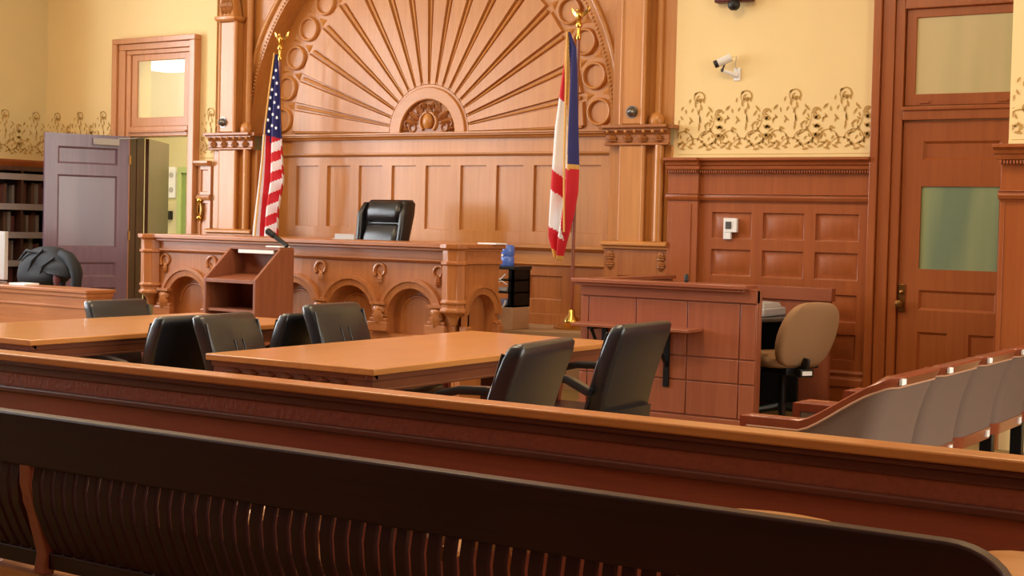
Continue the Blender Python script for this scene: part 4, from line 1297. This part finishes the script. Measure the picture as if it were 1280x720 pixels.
m = MB(); m.prism([(-4.70, .83), (-4.36, .83), (-4.38, .865), (-4.66, .875)], 'y', 10.36, 10.70); m.build('lid', GREYP, pr, bevel=.006)
m = MB(); m.box(-4.62, -4.42, 10.30, 10.34, .835, .85); m.build('control_panel', DGREY, pr)
m = MB(); m.box(-4.62, -4.46, 9.98, 10.2, .76, .768)
tag(m.build('paper', WHTT), 'white sheet on the charcoal desk in front of the grey printer', 'paper')

# ================================================================== BEIGE TASK CHAIR
tc_ = thing('task_chair', 'beige fabric swivel chair beside the witness box', 'chair')
m = MB()
S = []
for z, hw_, th, y in ((.43, .12, .02, -.19), (.45, .19, .035, -.195), (.52, .235, .045, -.215), (.62, .255, .05, -.25), (.72, .255, .05, -.29), (.82, .235, .045, -.335), (.88, .19, .038, -.362), (.92, .12, .022, -.38)):
    S.append((0, y, z, hw_, th, min(th * .95, .04)))
rbox_loft(m, S); m.build('backrest', TANF, tc_, smooth=True, angle=60, sub=1)
m = MB(); rbox_loft(m, [(0, .03, .42, .21, .21, .1), (0, .03, .44, .24, .24, .12), (0, .03, .49, .245, .245, .12), (0, .03, .52, .20, .2, .1)]); m.build('seat', TANF, tc_, smooth=True, angle=60)
for s in (-1, 1):
    m = MB(); m.sweep([(s * .20, 0, .42), (s * .31, 0, .42), (s * .32, 0, .50), (s * .32, 0, .64)], [(-.03, -.012), (.03, -.012), (.03, .012), (-.03, .012)], up=Vector((0, 1, 0))); m.build('arm_post', BLKP, tc_, bevel=.004)
    m = MB(); rbox_loft(m, [(s * .32, .02, .64, .035, .12, .033), (s * .32, .02, .655, .042, .13, .04), (s * .32, .02, .675, .035, .12, .033)]); m.build('arm_pad', DGREY, tc_, smooth=True)
m = MB(); m.box(-.10, .10, -.17, .17, .36, .425); m.sweep([(0, -.10, .39), (0, -.24, .40), (0, -.265, .44), (0, -.27, .50)], [(-.04, -.012), (.04, -.012), (.04, .012), (-.04, .012)], up=Vector((1, 0, 0))) ; m.box(-.06, .06, -.29, -.24, .36, .42); m.build('mechanism', BLKP, tc_, bevel=.01)
m = MB(); m.lathe([(.028, .1), (.028, .37)], (0, 0, 0), 12); m.build('gas_column', BLKM, tc_)
m = MB(); m.box(-.05, .035, -.30, -.29, .375, .405); m.build('maker_tag', WHTT, tc_)
m = MB()
for k in range(5):
    a = 2 * PI * k / 5 + .3
    m.tube([(0, 0, .12), (.30 * math.cos(a), .30 * math.sin(a), .07)], [.035, .02], 8)
m.build('star_base', BLKP, tc_, smooth=True)
for k in range(5):
    a = 2 * PI * k / 5 + .3
    m = MB(); m.lathe([(.028, -.022), (.03, -.015), (.03, .015), (.028, .022)], (.30 * math.cos(a), .30 * math.sin(a), .03), 12, 'x'); m.build('caster', BLKP, tc_, smooth=True)
tc_.location = (-4.12, 10.16, 0)
tc_.rotation_euler.z = rad(60)

# ================================================================== JURY CHAIRS (front = -X locally, back plane x=0)
def jury_chair():
    t = thing('jury_chair', 'x', 'chair', group='jury chairs in a row')
    D, HW, RC = .56, .335, .09
    # U path from near arm front round the back to far arm front; station = (x, y, nx, ny, h)
    path = []
    def H(x):      # rim height by distance from the back
        u = max(0, -x - .02)
        if u >= .30: return .600
        tt = 1 - u / .30
        s = tt * tt * (3 - 2 * tt)
        return .600 + .215 * (.35 * s + .65 * tt * tt ** .15)
    for i in range(13):
        x = -D + (D - RC) * i / 12; path.append((x, -HW, 0, -1))
    for i in range(1, 8):
        a = rad(-90 + 90 * i / 8); path.append((-RC + RC * math.cos(a), -HW + RC + RC * math.sin(a), math.cos(a), math.sin(a)))
    for i in range(9):
        y = -HW + RC + (2 * HW - 2 * RC) * i / 8; path.append((0, y, 1, 0))
    path += [(p[0], -p[1], p[2], -p[3]) for p in path[:20][::-1]]
    Z0 = .385
    def pt(p, z, off):
        x, y, nx, ny = p
        h = H(x)
        f_ = (z - Z0) / (.815 - Z0)
        k = max(0, nx)
        lean = .09 * f_ * f_ * max(0.0, min(1, 1 + x / .7)) + .03 * f_ * max(0, 1 + x / .66)
        return (x + lean + nx * off, y + ny * off, z)
    m = MB()
    rings = []
    for p in path:
        h = H(p[0]) - .045
        ring = [pt(p, Z0 + (h - Z0) * k / 5, 0) for k in range(6)] + [pt(p, Z0 + (h - Z0) * (5 - k) / 5, -.05) for k in range(6)]
        rings.append(ring)
    m.loft(rings); m.build('shell', JURF, t, smooth=True, angle=50)
    m = MB()
    rings = []
    for p in path:
        h = H(p[0])
        rings.append([pt(p, h - .046, .010), pt(p, h - .008, .014), pt(p, h, .006), pt(p, h, -.048), pt(p, h - .008, -.056), pt(p, h - .046, -.054)])
    m.loft(rings)
    for s in (0, -1):
        p = path[s]; y0, y1 = sorted((p[1] + p[3] * .012, p[1] - p[3] * .055))
        m.box(p[0] - .025, p[0] + .012, y0, y1, Z0 - .06, .592)
    m.build('cap_rail', JURW, t, smooth=True, angle=40)
    m = MB(); m.tube([pt(p, H(p[0]) - .05, .008) for p in path], .0055, 6)
    m.tube([(path[0][0] + .02, path[0][1] - .008, z) for z in (.38, .5, .55)], .005, 6); m.build('piping', PIPE, t, smooth=True)
    m = MB()
    rings = [[pt(p, Z0 - .06, .004), pt(p, Z0 + .002, .008), pt(p, Z0 + .002, -.07), pt(p, Z0 - .06, -.07)] for p in path]
    m.loft(rings); m.build('bottom_rail', JURW, t, smooth=True, angle=40)
    m = MB(); rbox_loft(m, [(-.36, 0, .33, .25, .23, .06), (-.36, 0, .35, .27, .25, .07), (-.36, 0, .42, .27, .25, .07), (-.36, 0, .45, .23, .22, .06)]); m.build('seat', JURF, t, smooth=True, angle=60)
    m = MB(); m.box(-.16, -.09, -.035, .035, .012, .33); m.box(-.26, -.02, -.12, .12, 0, .014); m.build('pedestal', BLKM, t, bevel=.004)
    m = MB()
    q = pt((0, -.24, 1, 0), .79, .012)
    m.box(q[0] - .004, q[0] + .008, -.285, -.225, .778, .806); m.build('tag', WHTT, t)
    m = MB(); q = pt((0, .2, 1, 0), Z0, .008); m.box(q[0] - .006, q[0] + .006, .16, .215, Z0 - .045, Z0 - .01); m.build('tag', WHTT, t)
    return t
jc0 = jury_chair()
JL = ['nearest tan upholstered jury chair, its curved wooden arm rail facing the railing',
      'second tan jury chair from the railing in the row, with white tag',
      'third tan jury chair from the railing in the row below the right door',
      'fourth tan jury chair from the railing, black leg showing under it',
      'fifth tan jury chair from the railing, at the right edge of the photo']
for k in range(5):
    c = jc0 if k == 0 else copy_tree(jc0)
    c['label'] = JL[k]
    c.location = (-2.04, 6.335 + .705 * k, 0)

# ================================================================== CLERK DESK, JACKET, MONITOR, BOOKCASE
cd = thing('clerk_desk', 'oak clerk desk with panelled front at far left below the open door', 'desk', (-11.2, 8.9, 0))
dx1 = -9.88
m = MB(); m.box(-12.6, dx1, 8.5, 8.84, .735, .765); m.build('desk_top', BENH, cd, bevel=.006)
m = MB()
m.box(-12.55, dx1 - .02, 8.53, 8.81, .04, .735)
m.box(-12.56, dx1 - .012, 8.52, 8.82, .60, .62); m.box(-12.56, dx1 - .012, 8.515, 8.82, .70, .735)
m.build('front_panel', BENH, cd, bevel=.003)
m = MB(); m.box(-12.57, dx1 - .01, 8.515, 8.82, 0, .05); m.build('plinth', BENH, cd)
p = px(2, 355, 8.68)
mo = thing('monitor', 'pale grey computer screen at the left picture edge on the clerk desk', 'monitor', (p.x, 8.68, .765))
m = MB(); m.box(p.x - .36, px(8, 330, 8.68).x, 8.66, 8.70, .80, 1.25); m.build('screen', GREYP, mo, bevel=.006)
m = MB(); m.box(p.x - .2, p.x - .05, 8.62, 8.78, .765, .78); m.box(p.x - .15, p.x - .10, 8.70, 8.74, .77, .95); m.build('stand', GREYP, mo)
p = px(27, 356, 8.7)
m = MB(); m.box(p.x - .1, p.x + .12, 8.64, 8.80, .765, .78)
tag(m.build('paper', WHTT), 'white papers on the clerk desk beside the black jacket', 'paper')
# jacket draped over a chair back
ch = thing('desk_chair', 'dark chair behind the clerk desk, under the black jacket', 'chair', (px(60, 350, 9.6).x, 9.75, 0))
cxj = px(60, 350, 9.6).x
m = MB(); rbox_loft(m, [(cxj, 9.60, .55, .22, .03, .02), (cxj, 9.62, .8, .23, .03, .02), (cxj, 9.64, 1.0, .21, .03, .02)]); m.build('backrest', BLKP, ch, smooth=True)
m = MB(); rbox_loft(m, [(cxj, 9.9, .44, .22, .22, .06), (cxj, 9.9, .50, .23, .23, .06)]); m.build('seat', BLKP, ch, smooth=True)
m = MB(); m.lathe([(.03, 0.08), (.03, .44)], (cxj, 9.9, 0), 10)
for k in range(5):
    a = 2 * PI * k / 5; m.tube([(cxj, 9.9, .11), (cxj + .28 * math.cos(a), 9.9 + .28 * math.sin(a), .03)], [.03, .03], 8)
m.build('base', BLKP, ch)
YJ = 9.6
jk = thing('jacket', 'black jacket draped over the chair behind the clerk desk', 'jacket', (cxj, YJ, .75))
m = MB()
outl = [(26, 360), (25, 345), (28, 330), (34, 318), (46, 309), (55, 307), (68, 307), (76, 310), (82, 318), (90, 323), (97, 330), (100, 345), (96, 352), (92, 340), (86, 338), (82, 345), (78, 360)]
W3 = [px(x, y, YJ) for x, y in outl]
cen = px(58, 336, YJ)
def ring(s, dy):
    return [(cen.x + (w.x - cen.x) * s, YJ + dy + .02 * math.sin(3.1 * i), cen.z + (w.z - cen.z) * s) for i, w in enumerate(W3)]
m.loft([ring(.80, .12), ring(.95, .08), ring(1.0, .02), ring(.96, -.06), ring(.80, -.11), ring(.5, -.14), ring(.2, -.135)])
m.build('body', JACK, jk, smooth=True, angle=180, sub=1)
m = MB()
a_ = [px(83, 317, YJ), px(92, 322, YJ), px(99, 332, YJ), px(102, 345, YJ), px(101, 359, YJ)]
for w in a_: w.y -= .06
m.tube(a_, [.05, .06, .06, .055, .05], 12); m.build('sleeve', JACK, jk, smooth=True)
m = MB()
for qs in (((36, 325), (48, 313), (60, 316)), ((45, 345), (55, 325), (66, 312)), ((60, 350), (68, 332), (80, 322))):
    pp = [px(x, y, YJ) for x, y in qs]
    for w in pp: w.y -= .12
    pp[1].y -= .02
    m.tube(pp, [.010, .018, .010], 8)
m.build('fold', JACK, jk, smooth=True)
m = MB(); q = px(80, 348, YJ); m.ball((q.x, YJ - .09, q.z), .06, (.7, .5, 1.5), 10); m.build('lining', JRED, jk, smooth=True)
# bookcase on the left wall
bc = thing('bookcase', 'dark wooden bookcase with grey shelf edges on the left wall', 'bookcase', (XL + .17, 10.3, 0))
m = MB(); 
X0, X1 = XL + .005, XL + .34
m.box(X0, X0 + .02, 9.4, 11.18, 0, 1.94); m.box(X0, X1, 9.4, 9.43, 0, 1.94); m.box(X0, X1, 11.15, 11.18, 0, 1.94); m.box(X0, X1 + .02, 9.38, 11.20, 1.90, 1.95); m.box(X0, X1, 9.4, 11.18, 0, .1)
m.build('carcass', SHLW, bc, bevel=.003)
for z in (.52, .84, 1.16, 1.48, 1.82):
    m = MB(); m.box(X0 + .02, X1 - .01, 9.43, 11.15, z, z + .03); s_ = m.build('shelf', SHLW, bc)
    m = MB(); m.box(X1 - .01, X1 + .004, 9.43, 11.15 - .12, z - .02, z + .05); m.build('shelf_edge', plain('shelf_edge_grey', (150, 138, 140), .5) if z == .52 else bpy.data.materials['shelf_edge_grey'], s_)
for y in (9.86, 10.28, 10.70):
    m = MB(); m.box(X0 + .02, X1 - .012, y, y + .03, .1, 1.9); m.build('divider', SHLW, bc)
random.seed(3)
cols = [plain('book_brown', (92, 62, 48), .6), plain('book_grey', (118, 108, 104), .6), plain('book_maroon', (84, 40, 38), .6)]
nb = 0
for zi, z in enumerate((.55, .87, 1.19, 1.51)):
    for y0, y1 in ((10.0, 10.26), (10.33, 10.68), (10.75, 11.1)):
        y = y0
        while y < y1 - .05:
            w = random.uniform(.035, .06); hh = random.uniform(.2, .27)
            m = MB(); m.box(X0 + .06, X1 - .07 + random.uniform(-.01, .01), y, y + w - .003, z, z + hh)
            tag(m.build('book', cols[nb % 3], bevel=.003), 'dark bound book standing in the shadowed bookcase at far left', 'book', 'books in the dark bookcase')
            y += w + random.choice((0, 0, .0, .07)); nb += 1

# ================================================================== RAILING (bar)
ry0, ry1 = 3.46, 3.56
rb0, rb1 = -9.5, 0.9
br = thing('bar_railing', 'long reddish-brown wooden courtroom railing crossing the whole foreground', 'railing', (-2, 3.5, 0))
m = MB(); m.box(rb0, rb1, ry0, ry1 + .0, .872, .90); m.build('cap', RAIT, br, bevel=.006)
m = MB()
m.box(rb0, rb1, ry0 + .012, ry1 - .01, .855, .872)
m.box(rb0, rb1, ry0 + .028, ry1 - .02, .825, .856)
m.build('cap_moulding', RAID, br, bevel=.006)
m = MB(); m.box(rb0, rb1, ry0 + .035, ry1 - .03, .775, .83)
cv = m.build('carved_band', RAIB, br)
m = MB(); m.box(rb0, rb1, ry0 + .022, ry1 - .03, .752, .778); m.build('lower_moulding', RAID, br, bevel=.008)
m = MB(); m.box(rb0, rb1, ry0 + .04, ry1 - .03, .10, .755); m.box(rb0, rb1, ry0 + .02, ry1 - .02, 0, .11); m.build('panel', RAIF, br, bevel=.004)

# ================================================================== PEW seen from behind
py = 2.545
pwx0, pwx1 = -5.2, -.595
pw = thing('slatted_pew', 'dark mahogany slatted bench in the foreground, seen from behind', 'bench', ((pwx0 + pwx1) / 2, py, 0))
m = MB()
zt, zb = .885, .745
pts = [(pwx0, zb), (pwx1 - .03, zb), (pwx1, zb + .02)]
pts = [(pwx0, zb), (pwx1, zb)]
for i in range(9):
    a = rad(0 + 90 * i / 8); pts.append((pwx1 - .12 + .12 * math.cos(a), zt - .085 + .085 * math.sin(a)))
pts += [(pwx0, zt)]
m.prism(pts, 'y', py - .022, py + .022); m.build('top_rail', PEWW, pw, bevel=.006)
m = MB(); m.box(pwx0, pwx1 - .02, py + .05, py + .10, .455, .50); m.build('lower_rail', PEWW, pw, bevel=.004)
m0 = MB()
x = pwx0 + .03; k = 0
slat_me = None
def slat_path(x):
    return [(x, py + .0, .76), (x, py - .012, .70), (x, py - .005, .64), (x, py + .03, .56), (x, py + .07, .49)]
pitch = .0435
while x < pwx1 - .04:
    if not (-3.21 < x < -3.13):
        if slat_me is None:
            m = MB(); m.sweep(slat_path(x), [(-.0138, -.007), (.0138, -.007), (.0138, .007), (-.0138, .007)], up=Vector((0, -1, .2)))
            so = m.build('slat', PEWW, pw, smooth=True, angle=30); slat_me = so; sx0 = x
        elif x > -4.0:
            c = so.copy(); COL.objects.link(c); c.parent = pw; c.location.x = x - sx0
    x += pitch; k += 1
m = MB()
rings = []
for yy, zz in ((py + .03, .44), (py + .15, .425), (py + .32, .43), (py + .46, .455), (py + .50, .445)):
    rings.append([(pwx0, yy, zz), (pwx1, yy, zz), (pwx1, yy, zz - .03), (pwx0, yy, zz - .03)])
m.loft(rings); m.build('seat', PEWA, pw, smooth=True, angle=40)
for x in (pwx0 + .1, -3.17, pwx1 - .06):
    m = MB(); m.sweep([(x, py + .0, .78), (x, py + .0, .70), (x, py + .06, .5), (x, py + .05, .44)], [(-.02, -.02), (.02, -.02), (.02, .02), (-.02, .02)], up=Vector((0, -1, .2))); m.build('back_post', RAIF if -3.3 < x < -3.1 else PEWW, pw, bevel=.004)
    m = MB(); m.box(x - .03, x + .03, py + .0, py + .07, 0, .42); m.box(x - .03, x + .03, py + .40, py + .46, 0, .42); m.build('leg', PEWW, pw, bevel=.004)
for x, za in ((-4.24, -.078), (-3.64, -.078), (-3.04, -.078), (-2.44, -.078), (-1.84, -.078), (-1.18, .010), (-.60, .0)):  # plates standing in for folded seats; low ones added to show through slat gaps
    m = MB()
    pts = []
    for a in range(0, 360, 15):
        ca, sa = math.cos(rad(a)), math.sin(rad(a))
        W_ = .25 if za < -.05 else .17
        pts.append((x + W_ * ca, py + .33 + (.11 if sa > 0 else .20) * sa))
    pts2 = [(x + (q[0] - x) * .85, py + .33 + (q[1] - py - .33) * .85) for q in pts]
    m.prism(pts, 'z', .765 + za, .785 + za)
    m.loft([[(q[0], q[1], .785 + za) for q in pts], [(q[0], q[1], .797 + za) for q in pts2]])
    ar = m.build('seat_plate', PEWA, pw, bevel=.006)
    m = MB(); m.tube([(x, py + .30, .775 + za), (x, py + .34, .60), (x, py + .30, .44)], .02, 8); m.tube([(x, py + .05, .765 + za), (x, py + .2, .77 + za)], .018, 8); m.build('plate_support', PEWA, ar, smooth=True)

# ================================================================== LIGHT
def area(name, loc, rot, sx, sy, power, rgb, spread=180):
    d = bpy.data.lights.new(name, 'AREA'); d.shape = 'RECTANGLE'; d.size = sx; d.size_y = sy; d.energy = power; d.color = lin(rgb)[:3]; d.spread = rad(spread)
    o = bpy.data.objects.new(name, d); COL.objects.link(o); o.location = loc; o.rotation_euler = rot
    return o
for a, b, c, d in WL:
    area('daylight_left', (XL - .45, (a + b) / 2, (c + d) / 2), (0, rad(-90), 0), d - c, b - a, 520, (226, 232, 255))
for a, b, c, d in WR:
    area('daylight_right', (XR + .45, (a + b) / 2, (c + d) / 2), (0, rad(90), 0), d - c, b - a, 230, (240, 241, 250))
for x, y, e in ((-9.6, 7.6, 85), (-5.2, 7.6, 80), (-9.6, 4.6, 85), (-5.2, 4.6, 80), (-.8, 7.4, 70)):
    area('ceiling_lamp', (x, y, 5.0), (0, 0, 0), 1.0, 1.0, e, (255, 228, 188))
area('hall_lamp', (-12.6, 12.3, 3.9), (0, 0, 0), 1.4, .7, 100, (255, 246, 220))
W = bpy.data.worlds.new('world'); SC.world = W; W.use_nodes = True
W.node_tree.nodes['Background'].inputs[0].default_value = (0.85, 0.92, 1.0, 1)
W.node_tree.nodes['Background'].inputs[1].default_value = 1.0
SC.view_settings.view_transform = 'Standard'
SC.view_settings.look = 'None'
SC.view_settings.exposure = 0.1
SC.view_settings.gamma = 1.0
SC.view_settings.use_curve_mapping = False
